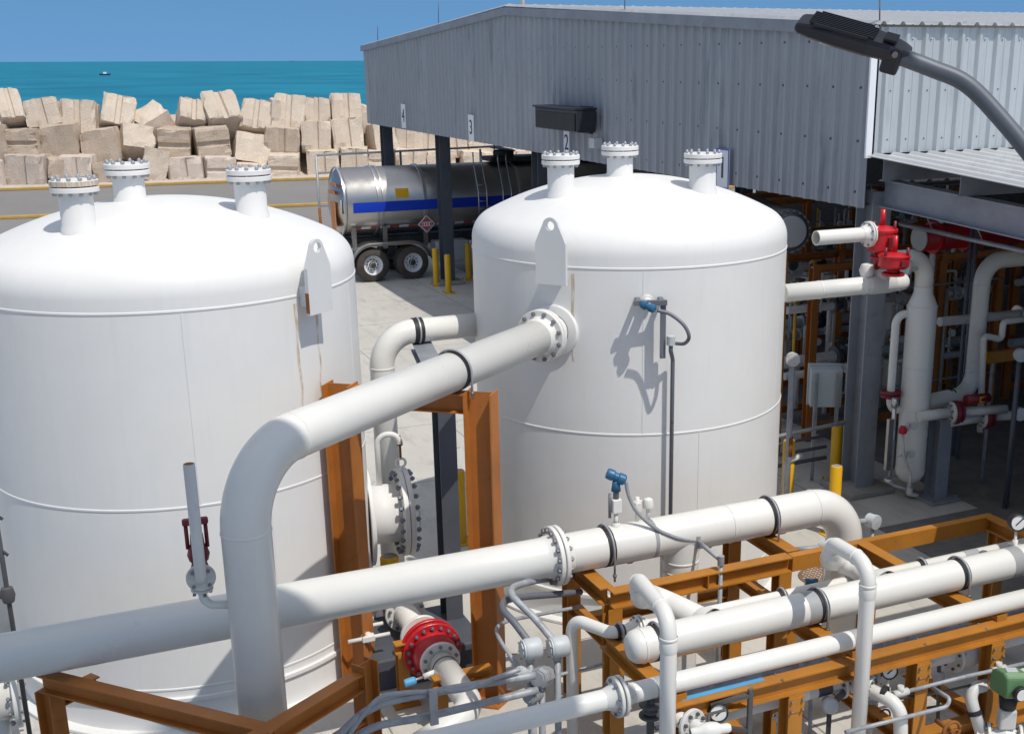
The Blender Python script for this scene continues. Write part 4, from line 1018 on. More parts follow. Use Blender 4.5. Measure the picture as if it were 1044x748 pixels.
# bracket and transmitter on the right tank
ang = None
def shell_at(c, x, y, r=TRAD):                   # where a photo point meets the tank shell
    d = FW*F0+RT*(x-CX)-UP*(y-CY); a = d.x**2+d.y**2; b = 2*(-c.x*d.x-c.y*d.y); cc = c.x**2+c.y**2-r*r
    t = (-b-math.sqrt(b*b-4*a*cc))/(2*a); return EYEP+d*t
so_ = .22
pc = shell_at(T2, 659, 306); nrm = (pc-T2); nrm.z = 0; nrm.normalize(); tanv = V((0,0,1)).cross(nrm)
tr = thing('level_transmitter', 'blue transmitter on a brown strut bracket, on the front of the right tank', 'instrument', pc)
B0, B1, B2 = shell_at(T2,646,309,TRAD+so_), shell_at(T2,680,309,TRAD+so_), shell_at(T2,676,366,TRAD+so_)
B1.z = B0.z; d_ = (B1-B0).normalized()
m = MB(); m.rect(B0, B1, .055, .05); m.build('strut', M['rustpipe'], tr)
B2t = B1-d_*.035-nrm*.052
m = MB(); m.rect(B2t+V((0,0,.02)), V((B2t.x,B2t.y,B2.z)), .055, .06, up=nrm); m.build('strut', M['rustpipe'], tr)
for q in (B0+d_*.06, B1-d_*.05): m = MB(); m.rect(q-nrm*.03, q-nrm*(so_-.0)+V((0,0,-.0)), .05, .05); m.build('standoff', M['rustpipe'], tr)
hp = shell_at(T2, 660, 303, TRAD+so_*.5); 
m = MB(); m.cyl(pc-nrm*.02, pc+nrm*.20, .05, seg=18); m.ring(pc+nrm*.05, nrm, 0, .075, .03, 20); m.build('process_nozzle', M['white'], tr)
hc = pc+nrm*.30-V((0,0,.02))
hd = (tanv*.75+nrm*.5-V((0,0,.25))).normalized()
m = MB(); m.lathe(hc-hd*.10, hd, [(0,0),(.040,.0),(.048,.02),(.048,.06),(.036,.065),(.036,.10),(.048,.105),(.048,.155),(.034,.17),(0,.17)], 22); m.build('head', M['blue'], tr)
m = MB(); m.cyl(pc+nrm*.19, hc, .032, seg=12); m.build('neck', M['chrome'], tr)
E2, E3 = shell_at(T2,700,333,TRAD+so_+.06), shell_at(T2,688,350,TRAD+so_)
pts = [hc+hd*.10, shell_at(T2,683,320,TRAD+so_+.16), shell_at(T2,697,331,TRAD+so_+.24), shell_at(T2,702.5,343,TRAD+so_+.26), shell_at(T2,698,350,TRAD+so_+.14), shell_at(T2,689,350,TRAD+so_)]
def spline(pts, n=6):
    out = []; P_ = [pts[0]]+list(pts)+[pts[-1]]
    for i in range(1, len(P_)-2):
        a,b,c,d = [V(q) for q in P_[i-1:i+3]]
        for k in range(n):
            t = k/n; out.append(.5*((2*b)+(c-a)*t+(2*a-5*b+4*c-d)*t*t+(3*b-a-3*c+d)*t**3))
    out.append(V(pts[-1])); return out
m = MB(); m.tube(spline(pts), .021, 10); m.build('flexible_conduit', M['rustpipe'], tr)
m = MB(); jb = shell_at(T2,684,347,TRAD+so_); m.lathe(jb-V((0,0,.06)), (0,0,1), [(0,0),(.05,.01),(.05,.11),(0,.12)], 16); m.build('junction', M['junction'], tr)
cb = shell_at(T2,686,360,TRAD+.10)
m = MB(); m.tube(bent([jb-V((0,0,.04)), (jb.x,jb.y,jb.z-.12), (cb.x,cb.y,jb.z-.25), (cb.x,cb.y,.02)], .05, 4), .024, 12); m.build('conduit', M['rustpipe'], tr)

# transmitter on the main pipe
xa = P(628, 530, Y=YA_).x
tp = thing('pressure_transmitter', 'blue transmitter on a short white valve on top of the long main pipe', 'instrument', (xa, YA_, ZA+RA))
m = MB(); m.cyl((xa,YA_,ZA+RA-.02), (xa,YA_,ZA+RA+.16), .022, seg=12); m.lathe((xa,YA_,ZA+RA-.01), (0,0,1), [(.05,0),(.045,.03),(.03,.05)], 16); m.build('nozzle', M['white'], tp)
m = MB(); m.box((xa,YA_,ZA+RA+.22), (.10,.09,.15)); m.build('manifold', M['white'], tp, bevel=.012)
m = MB(); m.cyl((xa,YA_,ZA+RA+.29), (xa,YA_,ZA+RA+.40), .03, seg=12); m.cyl((xa-.07,YA_,ZA+RA+.10), (xa-.07,YA_,ZA+RA+.36), .016, seg=8); m.build('valve_stem', M['rustpipe'], tp)
hz = ZA+RA+.47
m = MB(); m.cyl((xa,YA_,hz-.09), (xa,YA_,hz+.02), .05, .035, seg=16); hd = (_R*.8-V((0,0,.35))).normalized(); hc = V((xa,YA_,hz+.06))
m.lathe(hc-hd*.10, hd, [(0,0),(.050,0),(.058,.02),(.058,.07),(.045,.08),(.045,.12),(.058,.13),(.058,.19),(.04,.205),(0,.205)], 22); m.build('head', M['blue'], tp)
jx = P(711, 551, Y=YA_-.18)
pts = [hc+hd*.11, P(641,505,Y=YA_-.05), P(650,522,Y=YA_-.1), P(668,538,Y=YA_-.16), P(690,548,Y=YA_-.2), jx]
m = MB(); m.tube(spline(pts), .02, 10); m.build('flexible_conduit', M['conduit'], tp)
m = MB(); m.lathe(jx-V((0,0,.07)), (0,0,1), [(0,0),(.035,0),(.035,.13),(0,.13)], 12); m.build('junction', M['conduit'], tp)
j2 = P(735, 571, Y=YA_-.62)
m = MB(); m.tube([jx, j2], .024, 10); m.lathe(j2-V((0,0,.05)), (0,0,1), [(0,0),(.035,0),(.035,.10),(0,.10)], 12); m.cyl(j2, (j2.x,j2.y,0), .024, seg=10); m.build('conduit', M['conduit'], tp)
for x, hh, lab in ((651, .26, 'small white needle valve standing on the main pipe, right of the blue transmitter'), (662, .20, 'small white round capped fitting on the main pipe, rightmost of the three fittings')):
    X = P(x, 530, Y=YA_).x
    nv = thing('needle_valve', lab, 'valve', (X, YA_, ZA+RA))
    m = MB(); m.cyl((X,YA_+.03,ZA+RA-.02), (X,YA_+.03,ZA+RA+hh), .022, seg=12); m.build('stem', M['white'], nv)
    m = MB()
    if x < 655: m.box((X,YA_+.03,ZA+RA+hh*.6), (.07,.07,.09)); m.cyl((X-.05,YA_+.03,ZA+RA+hh*.8), (X+.05,YA_+.03,ZA+RA+hh*.8), .018, seg=8)
    else: m.lathe((X,YA_+.03,ZA+RA+hh*.5), (0,0,1), [(0,0),(.055,.03),(.06,.08),(.045,.12),(0,.14)], 16)
    m.build('body', M['white'], nv)
# ================================================================== PIPE RACK (right foreground)
ZT = 1.64                                            # top of the rack steel
YFR, YRR = 7.56, 9.80
def xat(x, y, Y): return P(x, y, Y=Y).x
rk1 = thing('pipe_rack', 'ochre steel rack straight under the long main pipe, left of its bend', 'steel rack', (4.8, 10.3, 0))
xl, xr1 = P(620, 600, Z=ZT).x, P(803, 568, Z=ZT).x
YR0, YR1 = P(628, 601, Z=ZT).y, P(628, 601, Z=ZT).y+1.0
xl = P(628, 601, Z=ZT).x-.06
for Y, nm in ((YR0, 'front_rail'), (YR1, 'rear_rail')):
    m = MB(); m.hsec((xl,Y,ZT-.085), (xr1+.05,Y,ZT-.085), .17, .15); m.build(nm, M['orange'], rk1)
m = MB(); m.box(((xl+xr1)/2+.05,YR0-.045,ZT-.085), (.012,.06,.138)); m.build('stiffener', M['orange'], rk1)
for X in (xl, P(782,545,Y=YA_).x):
    m = MB(); m.hsec((X,YR0+.078,ZT-.085), (X,YR1-.078,ZT-.085), .169, .15); m.build('cross_beam', M['orange'], rk1)
for X in (xl+.02, xr1-.03):
    for Y in (YR0, YR1):
        m = MB(); m.hsec((X,Y,0), (X,Y,ZT-.172), .15, .15, up=(0,1,0)); m.build('post', M['orange'], rk1)
for Y in (YR0, YR1):
    m = MB(); m.hsec((xl+.1,Y,.85), (xr1-.11,Y,.85), .12, .12); m.build('tie_beam', M['orange'], rk1)
m = MB(); m.hsec((xl+.02,YR0+.08,1.05), (xl+.02,YR1-.08,1.05), .12, .12); m.build('tie_beam', M['orange'], rk1)
m = MB(); m.hsec((xr1-.03,YR0+.08,1.05), (xr1-.03,YR1-.08,1.05), .12, .12); m.build('tie_beam', M['orange'], rk1)

rk2 = thing('pipe_rack', 'long ochre steel rack carrying the parallel pipes at the lower right', 'steel rack', (7.0, 8.5, 0))
XR2, XL2 = P(1007, 525, Z=ZT).x, P(880, 553, Z=ZT).x
YB2 = P(1007, 525, Z=ZT).y
xc0 = P(668, 690, Z=ZT).x
m = MB(); m.hsec((xc0-.1,YFR,ZT-.08), (13.0,YFR,ZT-.08), .16, .13, .013, .010); m.build('front_rail', M['orange'], rk2)
m = MB(); m.hsec((xc0-.1,YFR+.02,.62), (13.0,YFR+.02,.62), .16, .14, .014, .010); m.build('lower_rail', M['orange'], rk2)
m = MB(); m.rect((xr1+.06,YB2,ZT-.085), (XR2+.06,YB2,ZT-.085), .17, .10); m.build('rear_rail', M['orange'], rk2)
YM = 8.95
m = MB(); m.hsec((xc0,YM,ZT-.25), (XL2,YM,ZT-.25), .14, .14); m.build('middle_rail', M['orange'], rk2)
xcs = [xc0, P(833, 640, Z=ZT).x, XL2, XR2]
for X in xcs:
    ye = YM if X < XL2-.5 else YB2-.052
    m = MB(); m.hsec((X,YFR+.082,ZT-.075), (X,ye,ZT-.075), .15, .14); m.build('cross_beam', M['orange'], rk2)
    for Y in ((YFR, ye-.1) if X is xcs[0] else (ye-.1,)):
        zt = ZT-.162 if Y == YFR else ZT-.152
        m = MB(); m.hsec((X+.02,Y,0), (X+.02,Y,zt), .15, .14, up=(0,1,0)); m.build('post', M['orange'], rk2)
        m = MB(); m.box((X+.02,Y,.011), (.26,.26,.022)); m.build('base_plate', M['orange'], rk2)
for x, y in ((806, 720), (935, 690), (1010, 672)):
    X = P(x, y, Y=YFR).x
    m = MB(); m.hsec((X,YFR,0), (X,YFR,ZT-.162), .15, .14, up=(0,1,0)); m.build('post', M['orange'], rk2)
    m = MB(); m.hsec((X,YFR+.09,.62), (X,YM,.62), .12, .12); m.build('tie_beam', M['orange'], rk2)
    m = MB(); m.box((X,YFR-.079,ZT-.25), (.16,.010,.14)); jp = m.build('joint_plate', M['orange'], rk2)
    for sx in (-1,1):
        for sz in (-1,1): o = bpy.data.objects.new('bolt', bolt_mesh(.012,.012,M['bolt'])); COL.objects.link(o); o.parent = jp; o.matrix_local = MX.Translation(V((X+sx*.055,YFR-.086,ZT-.25+sz*.045))-ORG[jp]) @ MX.Rotation(R_(90), 4, 'X')
for x in (745, 800): 
    X = P(x, 690, Y=YM).x; m = MB(); m.hsec((X,YM,0), (X,YM,ZT-.322), .14, .13, up=(0,1,0)); m.build('post', M['orange'], rk2)
a_, b_ = P(697, 716, Z=ZT), P(783, 696, Z=ZT)
m = MB(); m.box(((a_.x+b_.x)/2,YFR+.04,ZT+.003), (b_.x-a_.x,.07,.005)); m.build('blue_strip', M['lightblue'], rk2)
for X in (5.2, 5.9, 6.7, 7.4, 8.3, 9.1):
    for dy in (-.055, .055): m = MB(); m.cyl((X,YFR+dy,ZT-.012), (X,YFR+dy,ZT+.012), .012, seg=6); m.build('rail_bolt', M['bolt'], rk2)

# --- P1: capped header
R1_ = .152; Z1 = ZT+R1_+.012
Y1 = P(750, 636, Z=Z1).y
h1 = thing('header_pipe', 'thick white header pipe with a domed end cap, in front of the main pipe', 'pipe', (xc0, Y1, Z1))
xcap = P(640, 661, Y=Y1).x+.05
m = MB(); m.lathe((xcap,Y1,Z1), (1,0,0), [(0,-.055),(.06,-.052),(.11,-.035),(.14,0),(R1_,.05),(R1_,13-xcap)], 44); m.build('pipe_run', M['white'], h1)
weld(h1, (xcap+.07,Y1,Z1), (1,0,0), R1_, M['white'])
for x, y in ((669, 655), (833, 619), (976, 591)): ubolt(h1, (P(x,y,Y=Y1).x,Y1,Z1), (1,0,0), R1_, .22)
for x, y, w in ((823, 621, .13), (1030, 575, .14)): painted(h1, (P(x,y,Y=Y1).x,Y1,Z1), (1,0,0), R1_, w, M['bandgrey'])
# risers: branch away, return bend, back over the header, down in front
RI = .066
def riser(weld_px, branch_px, far_px, corner_px, xdn, lab):
    yd_ = YFR-.17; zb_ = Z1+.03
    Xb = P(*weld_px, Y=Y1).x
    q = P(*corner_px, Y=yd_); Xd = P(xdn, 700, Y=yd_).x; zf = q.z
    far = P(*far_px, Z=zf); bf = P(*branch_px, Z=zb_)
    t = thing('riser_pipe', lab, 'pipe', (Xb, Y1, Z1), 'riser pipes looping over the header')
    bd = (bf-V((Xb,Y1,zb_))).normalized()
    bp_ = bent([(Xb,Y1+.02,zb_), bf, (bf+far)/2+V((0,0,-.10))+bd*.04, far-V((0,0,.02))], [.16,.14], 10)
    cum = [0]
    for i_ in range(1, len(bp_)): cum.append(cum[-1]+(bp_[i_]-bp_[i_-1]).length)
    br_ = [.112-(.112-RI*.97)*max(0, min(1, (c_/cum[-1]-.55)/.40)) for c_ in cum]
    m = MB(); m.tube(bp_, br_, 28); m.build('branch_pipe', M['white'], t)
    m = MB(); m.lathe((Xb,Y1,zb_)+bd*(R1_-.03) if False else V((Xb,Y1,zb_))+bd*(R1_-.03), bd, [(.15,-.09),(.135,.0),(.117,.05)], 28); m.build('weld_collar', M['white'], t)
    n_ = V((Xd,yd_,zf)); fd = (far-n_).normalized()
    m = MB(); m.tube(bent([far+V((0,0,-.12)), far+fd*.06, n_, (Xd,yd_,0)], [.09,.18], 12), RI, 28); m.build('riser', M['white'], t)
    weld(t, (Xd,yd_,zf-.18), (0,0,1), RI+.004, M['white']); weld(t, n_+fd*.18, fd, RI, M['white'])
    m = MB(); m.lathe((Xd,yd_,zf-.30), (0,0,1), [(RI,0),(RI+.007,.02),(RI+.007,.09),(RI,.11)], 28); m.build('coupling', M['white'], t)
riser((728,645), (665,607), (650,590), (687,627), 681, 'white riser pipe looping over the header near its domed cap, left of two')
riser((905,603), (853,568), (849,553), (888,575), 878, 'white riser pipe looping over the header beside the main pipe bend, right of two')

# --- P2: slimmer pipe behind the header
R2 = .058; Z2 = ZT+R2+.01; Y2 = P(740, 620, Z=Z2).y
xe0 = P(634, 652, Y=Y2).x
up0 = P(583, 630, Z=Z2)
p2 = thing('slim_pipe', 'slim white pipe rising from the ground, then running along behind the capped header', 'pipe', (up0.x, up0.y, 0))
m = MB(); m.tube(bent([(up0.x,up0.y,0),(up0.x,up0.y,Z2),(xe0-.1,Y2,Z2),(13,Y2,Z2)], [.14,.14], 10), R2, 24); m.build('pipe_run', M['white'], p2)
flanges(p2, (P(649,637,Y=Y2).x+.02,Y2,Z2), (1,0,0), R2, .115, 8, M['white'], th=.022, br=.012)
for x, y in ((632, 652), (797, 607), (939, 579)): ubolt(p2, (P(x,y,Y=Y2).x,Y2,Z2), (1,0,0), R2, .12)
painted(p2, (P(988,572,Y=Y2).x,Y2,Z2), (1,0,0), R2, .18, M['bandgrey'])
# --- P3: front pipe
R3 = .083; Z3 = ZT+R3+.06; Y3 = P(760, 678, Z=Z3).y
p3 = thing('front_pipe', 'white pipe just behind the ochre front rail, with a bolted flange', 'pipe', (P(632,706,Y=Y3).x, Y3, Z3))
m = MB(); m.cyl((-3,Y3,Z3), (13,Y3,Z3), R3, seg=32); m.build('pipe_run', M['white'], p3)
flanges(p3, (P(630,706,Y=Y3).x,Y3,Z3), (1,0,0), R3, .165, 8, M['greywhite'], th=.032, br=.014)
painted(p3, (P(672,699,Y=Y3).x,Y3,Z3), (1,0,0), R3, .10, M['bandgrey']); painted(p3, (P(872,649,Y=Y3).x,Y3,Z3), (1,0,0), R3, .11, M['bandgrey'])
for X in xcs[:3]:
    m = MB(); m.box((X,Y3,ZT+.03), (.12,.12,.055)); m.build('pipe_shoe', M['orange'], p3)
# valve hanging under p3 behind the flange
X = P(662, 722, Y=Y3+.02).x
gv = thing('drain_valve', 'dark cast valve hanging below the front pipe, left of the left riser', 'valve', (X, Y3, 1.2))
m = MB(); m.cyl((X,Y3,Z3-R3+.01), (X,Y3,1.05), .032, seg=14); m.build('stub', M['castiron'], gv)
for z in (Z3-R3-.07, Z3-R3-.17, 1.2): m = MB(); m.ring((X,Y3,z), (0,0,1), 0, .095, .025, 20); m.build('flange', M['castiron'], gv)
m = MB(); m.lathe((X,Y3,Z3-R3-.165), (0,0,1), [(.04,0),(.065,.04),(.04,.09)], 16); m.build('body', M['castiron'], gv)

# --- lower valve line along the front
R4, Z4 = .068, .98
Y4 = YFR+.28
p4 = thing('valve_line', 'grey white pipe with flanged valves running low under the ochre front rail', 'pipe', (6.0, Y4, Z4))
def x4(x, y): return P(x, y, Y=Y4).x
Z4 = P(866, 694, Y=Y4).z
def pt4(x): return x4(x, 694+(866-x)*.2)
m = MB(); m.cyl((pt4(700),Y4,Z4), (13,Y4,Z4), R4, seg=26); m.build('pipe_run', M['greywhite'], p4)
painted(p4, (pt4(838),Y4,Z4), (1,0,0), R4, .15, M['castiron']); painted(p4, (pt4(808),Y4,Z4), (1,0,0), R4, .28, M['white'])
for x, wv in ((705, 1), (872, 1), (985, 1.25)):
    X = pt4(x)
    m = MB(); m.lathe((X,Y4,Z4), (1,0,0), [(.07,-.16),(.10*wv,-.10),(.125*wv,0),(.10*wv,.10),(.07,.16)], 24); m.lathe((X,Y4,Z4), (0,0,1), [(.09,0),(.085,.16),(.05,.18),(.03,.25)], 18); m.build('valve_body', M['greywhite'], p4)
    for s in (-1, 1):
        m = MB(); m.ring((X+s*.17-.016,Y4,Z4), (1,0,0), .05, .135*wv, .032, 28); f_ = m.build('flange', M['greywhite'], p4); bolts(f_, (X+s*.17,Y4,Z4), (1,0,0), .105*wv, 8, .013, .05, M['castiron'])
m = MB(); m.lathe((pt4(1010)+.02,Y4,Z4), (1,0,0), [(R4,0),(R4+.03,.01),(R4+.03,.05),(R4,.06)], 24); m.build('rubber_band', M['black'], p4)
# black lever near the left valve
lv = thing('valve_lever', 'black flat lever handle of a valve under the front rail, between the risers', 'handle', P(765, 715, Y=YFR-.1))
c = P(765, 708, Y=YFR-.12)
m = MB(); m.rect(c+V((-.32,.10,-.05)), c, .03, .05); m.build('lever_arm', M['castiron'], lv)
m = MB(); m.rect(c+V((0,0,.06)), c-V((0,0,.36)), .05, .03); m.build('grip', M['castiron'], lv, bevel=.012)
m = MB(); m.rect(c+V((-.28,.12,-.28)), c+V((-.02,0,-.32)), .03, .03); m.build('lever_arm', M['castiron'], lv)
def gauge(x, y, Y, r, lab, drop=.28, face=None):
    c = P(x, y, Y=Y); f_ = (face or (-FW*.9+_R*.1)); f_ = V(f_); f_.z = .12; f_.normalize()
    t = thing('pressure_gauge', lab, 'gauge', c, 'round pressure gauges')
    m = MB(); m.lathe(c-f_*.03, f_, [(0,-.03),(r*.8,-.03),(r,-.01),(r,.05),(r*1.04,.055),(r*1.04,.065),(r*.9,.07)], 28); m.build('case', M['black'], t)
    m = MB(); m.ring(c+f_*.022, f_, 0, r*.9, .006, 28); d_ = m.build('dial', M['glass'], t)
    a, b, d = frame(f_, (0,0,1)); m = MB(); m.rect(c+f_*.031-a*r*.3-b*r*.3, c+f_*.031+a*r*.6+b*r*.5, .004, .012, up=f_); m.build('needle', M['ink'], t)
    m = MB(); m.cyl(c-V((0,0,r*.9)), c-V((0,0,r+drop)), .014, seg=10); m.cyl(c-V((0,0,r+drop*.35)), c-V((0,0,r+drop*.65)), .028, seg=8); m.build('stem', M['white'], t)
    m = MB(); m.cyl(c-V((0,0,r+drop*.5))-_R*.07, c-V((0,0,r+drop*.5))+_R*.07, .012, seg=8); m.build('stopcock', M['chrome'], t)
gauge(732, 725, YFR-.05, .078, 'round dial gauge under the front rail, right of the left riser')
gauge(906, 683, YFR+.05, .072, 'round dial gauge under the front rail, right of the right riser')
gauge(1037, 532, 8.40, .085, 'round dial gauge above the capped header, cut by the right edge of the photo', drop=.30)
fc = P(704, 738, Y=YFR-.16)
t = thing('blind_flange', 'round grey flange with dark bolts, at the bottom edge beside the left riser', 'flange', fc)
m = MB(); m.ring(fc, (.25,-1,.1), .04, .135, .035, 32); f_ = m.build('flange', M['greywhite'], t); bolts(f_, fc+V((.005,-.018,0)), (.25,-1,.1), .102, 8, .015, .05, M['castiron'])
m = MB(); m.cyl(fc, fc+V((-.1,.4,-.04)), .065, seg=20); m.lathe(fc+V((.02,-.04,0)), (.25,-1,.1), [(.062,0),(.06,.08),(.05,.12)], 22); m.build('pipe_stub', M['white'], t)
kn_ = P(722, 742, Y=YFR-.30)
t = thing('ball_valve', 'small white ball valve with short lever at the bottom edge, beside the grey round flange', 'valve', kn_)
m = MB(); m.lathe(kn_-V((.16,0,0)), (1,-.2,0), [(.03,0),(.04,.02),(.04,.07),(.06,.10),(.07,.16),(.06,.22),(.04,.25),(.04,.31),(.03,.33)], 20); m.build('body', M['white'], t)
m = MB(); m.cyl(kn_, kn_+V((0,0,.12)), .015, seg=8); m.box(kn_+V((.06,0,.125)), (.18,.025,.012)); m.build('lever', M['castiron'], t)
# elbow dropping from the line, between right riser and next post
e0 = P(893, 706, Y=YFR-.04)
el = thing('drop_elbow', 'white elbow pipe with a black clamp, dropping at the bottom right of the right riser', 'pipe', e0)
e1 = P(918, 722, Y=YFR-.25)
m = MB(); m.tube(bent([e0+V((-.05,.12,.02)), V((e1.x,e1.y,e0.z-.04)), V((e1.x+.06,e1.y-.05,.1))], .16, 10), .062, 24); m.build('pipe_run', M['white'], el)
m = MB(); m.ring(e0+V((-.04,.08,.02)), (.5,-.8,-.2), .05, .125, .035, 26); f_ = m.build('flange', M['greywhite'], el); bolts(f_, e0+V((-.04,.08,.02)), (.5,-.8,-.2), .1, 8, .012, .07, M['castiron'])
m = MB(); m.lathe(e0+V((.04,-.02,.0)), (.5,-.8,-.1), [(.062,0),(.078,.006),(.078,.05),(.062,.056)], 24); m.build('rubber_band', M['black'], el)
# green actuator
g0 = P(1030, 695, Y=YFR-.30)
ga = thing('green_actuator', 'pale green valve actuator with a dial, at the right edge low in the photo', 'actuator', g0)
m = MB()
poly = [(-.11,-.12),(.11,-.12),(.12,-.04),(.10,.085),(.05,.12),(-.05,.12),(-.10,.085),(-.12,-.04)]
m.prism(poly, g0-_R*.11, V((0,1,0)), (0,0,1), _R*.22); m.build('housing', M['green'], ga, bevel=.02)
m = MB(); m.box(g0+V((0,0,.123)), (.10,.08,.006), (_R, fwdc, V((0,0,1)))); m.build('name_plate', M['junction'], ga)
m = MB(); m.ring(g0+fwdc*.115+_R*.04-V((0,0,.04)), fwdc+_R*.3, 0, .07, .05, 24); m.build('dial_case', M['black'], ga)
m = MB(); m.ring(g0+fwdc*.167+_R*.056-V((0,0,.04)), fwdc+_R*.3, 0, .055, .004, 24); m.build('dial', M['glass'], ga)
m = MB(); m.cyl(g0-V((0,0,.12)), g0-V((0,0,.26)), .09, .07, seg=20); m.build('neck', M['black'], ga)
m = MB(); m.box(g0-V((0,0,.36)), (.15,.13,.2), (_R, fwdc, V((0,0,1)))); m.build('yoke', M['greywhite'], ga, bevel=.02)
vz = g0-V((0,0,.56))
m = MB(); m.lathe(vz, (.8,-.6,0), [(.06,-.25),(.07,-.12),(.11,0),(.07,.12),(.06,.25)], 22); m.build('valve_body', M['white'], ga)
for s in (-.16, .12): m = MB(); m.ring(vz+V((.8,-.6,0))*s, (.8,-.6,0), .05, .125, .03, 26); f_ = m.build('flange', M['white'], ga); bolts(f_, vz+V((.8,-.6,0))*(s+.015), (.8,-.6,0), .1, 8, .012, .04, M['bolt'])
# white pipe feeding it
w0 = vz+V((.8,-.6,0))*-.2
fp = thing('feed_pipe', 'white pipe with a black clamp bending towards the green actuator', 'pipe', w0)
w1 = P(987, 703, Y=YFR-.02)
m = MB(); m.tube(bent([V((13,w1.y+.05,w1.z)), w1, w0+V((0,0,.0))], .10, 8), .058, 22); m.build('pipe_run', M['greywhite'], fp)
q = w1*.55+w0*.45; m = MB(); m.lathe(q, w0-w1, [(.058,0),(.074,.005),(.074,.04),(.058,.045)], 22); m.build('rubber_band', M['black'], fp)
# small galvanised tubing in front
for i, (pts, mat, lab) in enumerate((
    ([(918,706,.1),(985,689,.1),(1018,682,.1),(1044,676,.1)], 'conduit', 'thin grey conduit with white fittings, in front of the ochre posts at lower right'),
    ([(862,746,.35),(918,732,.35),(965,720,.35),(969,712,.35),(950,700,.1)], 'conduit', 'thin grey tube with a kink, lowest in front of the post at lower right'),
    ([(915,712,.0),(960,705,.0),(990,698,.0)], 'castiron', 'thin dark tube just under the grey conduit at lower right'),
    ([(958,655,-.5),(957,690,-.5),(956,748,-.5)], 'castiron', 'thin dark upright conduit with a round fitting, lower right'),
    ([(826,748,-.6),(826,712,-.6)], 'conduit', 'thin grey upright conduit behind the ochre post at lower right'),
    ([(940,722,-.7),(1000,712,-.7),(1044,703,-.7)], 'castiron', 'thin dark level tube across the lit concrete at lower right, upper one'),
    ([(935,742,-.7),(1000,727,-.7)], 'castiron', 'thin dark level tube across the lit concrete at lower right, lower one'))):
    q = [P(x, y, Y=YFR-d) for x, y, d in pts]
    t = thing('conduit', lab, 'conduit', q[0])
    m = MB(); m.tube(bent(q, .05, 5), .019 if i not in (2, 5, 6) else .013, 10); m.build('tube', M[mat], t)
    if i == 0:
        for k in (0, 2): m = MB(); m.cyl(q[k]-V((.08,0,0)), q[k]+V((.08,0,0)), .034, seg=12); m.cyl(q[k]-V((0,0,.0)), q[k]+V((0,0,.07)), .03, seg=12); m.build('fitting', M['greywhite'], t)
    if i == 3: m = MB(); m.lathe(q[1]-V((0,0,.07)), (0,0,1), [(0,0),(.05,.02),(.06,.07),(.05,.12),(0,.14)], 16); m.build('fitting', M['junction'], t)
jl = P(846, 718, Y=YFR+.15)
t = thing('junction_box', 'small grey round junction with white face below the front rail', 'junction box', jl)
m = MB(); m.lathe(jl, -FW, [(0,-.1),(.06,-.09),(.075,0),(.075,.04),(.06,.06),(0,.06)], 18); m.build('body', M['junction'], t)
m = MB(); m.cyl(jl+V((.05,0,.02)), jl+V((.2,.05,.06)), .03, seg=12); m.cyl(jl-V((0,0,.05)), (jl.x,jl.y,0), .022, seg=10); m.build('conduit', M['castiron'], t)
hw = P(970, 745, Y=YFR-.45)
t = thing('hand_wheel', 'rusty brown rounded valve wheel at the bottom edge, left of the green actuator', 'valve wheel', hw)
m = MB(); m.tube([hw+V((.09*math.cos(k*math.pi/10),.0,.09*math.sin(k*math.pi/10))) for k in range(21)], .016, 8); m.build('rim', M['rustedge'], t)
for k in range(3): a = k*2.1; m = MB(); m.cyl(hw, hw+V((.085*math.cos(a),0,.085*math.sin(a))), .011, seg=6); m.build('spoke', M['rustedge'], t)
m = MB(); m.cyl(hw+V((0,-.03,0)), hw+V((0,.2,0)), .022, seg=8); m.build('spindle', M['rustedge'], t)

# low lines and conduits behind and under the racks
for i, (Y, Z, x0, x1, r, mt, lab) in enumerate((
    (11.02, 1.32, 3.9, 8.3, .045, 'colsteel', 'blue grey conduit running level behind the main pipe, by the rear rail'),
    (8.72, .95, 4.6, 12.0, .030, 'conduit', 'thin grey conduit on the middle rail, behind the front pipe'),
    (8.62, .74, 4.6, 12.0, .022, 'colsteel', 'thin dark conduit just under the grey one on the middle rail'),
    (9.30, .30, 4.4, 9.6, .060, 'greywhite', 'low white pipe close to the ground between the two racks'))):
    t = thing('grey_conduit' if i < 3 else 'low_pipe', lab, 'conduit' if i < 3 else 'pipe', (x0, Y, Z))
    m = MB(); m.cyl((x0,Y,Z), (x1,Y,Z), r, seg=14); m.build('tube', M[mt], t)
    for k in range(int(x1-x0)): m = MB(); m.lathe((x0+.6+k,Y,Z), (1,0,0), [(r,0),(r*1.3,.004),(r*1.3,.056),(r,.06)], 14); m.build('coupling', M['galv'] if i < 3 else M['greywhite'], t)
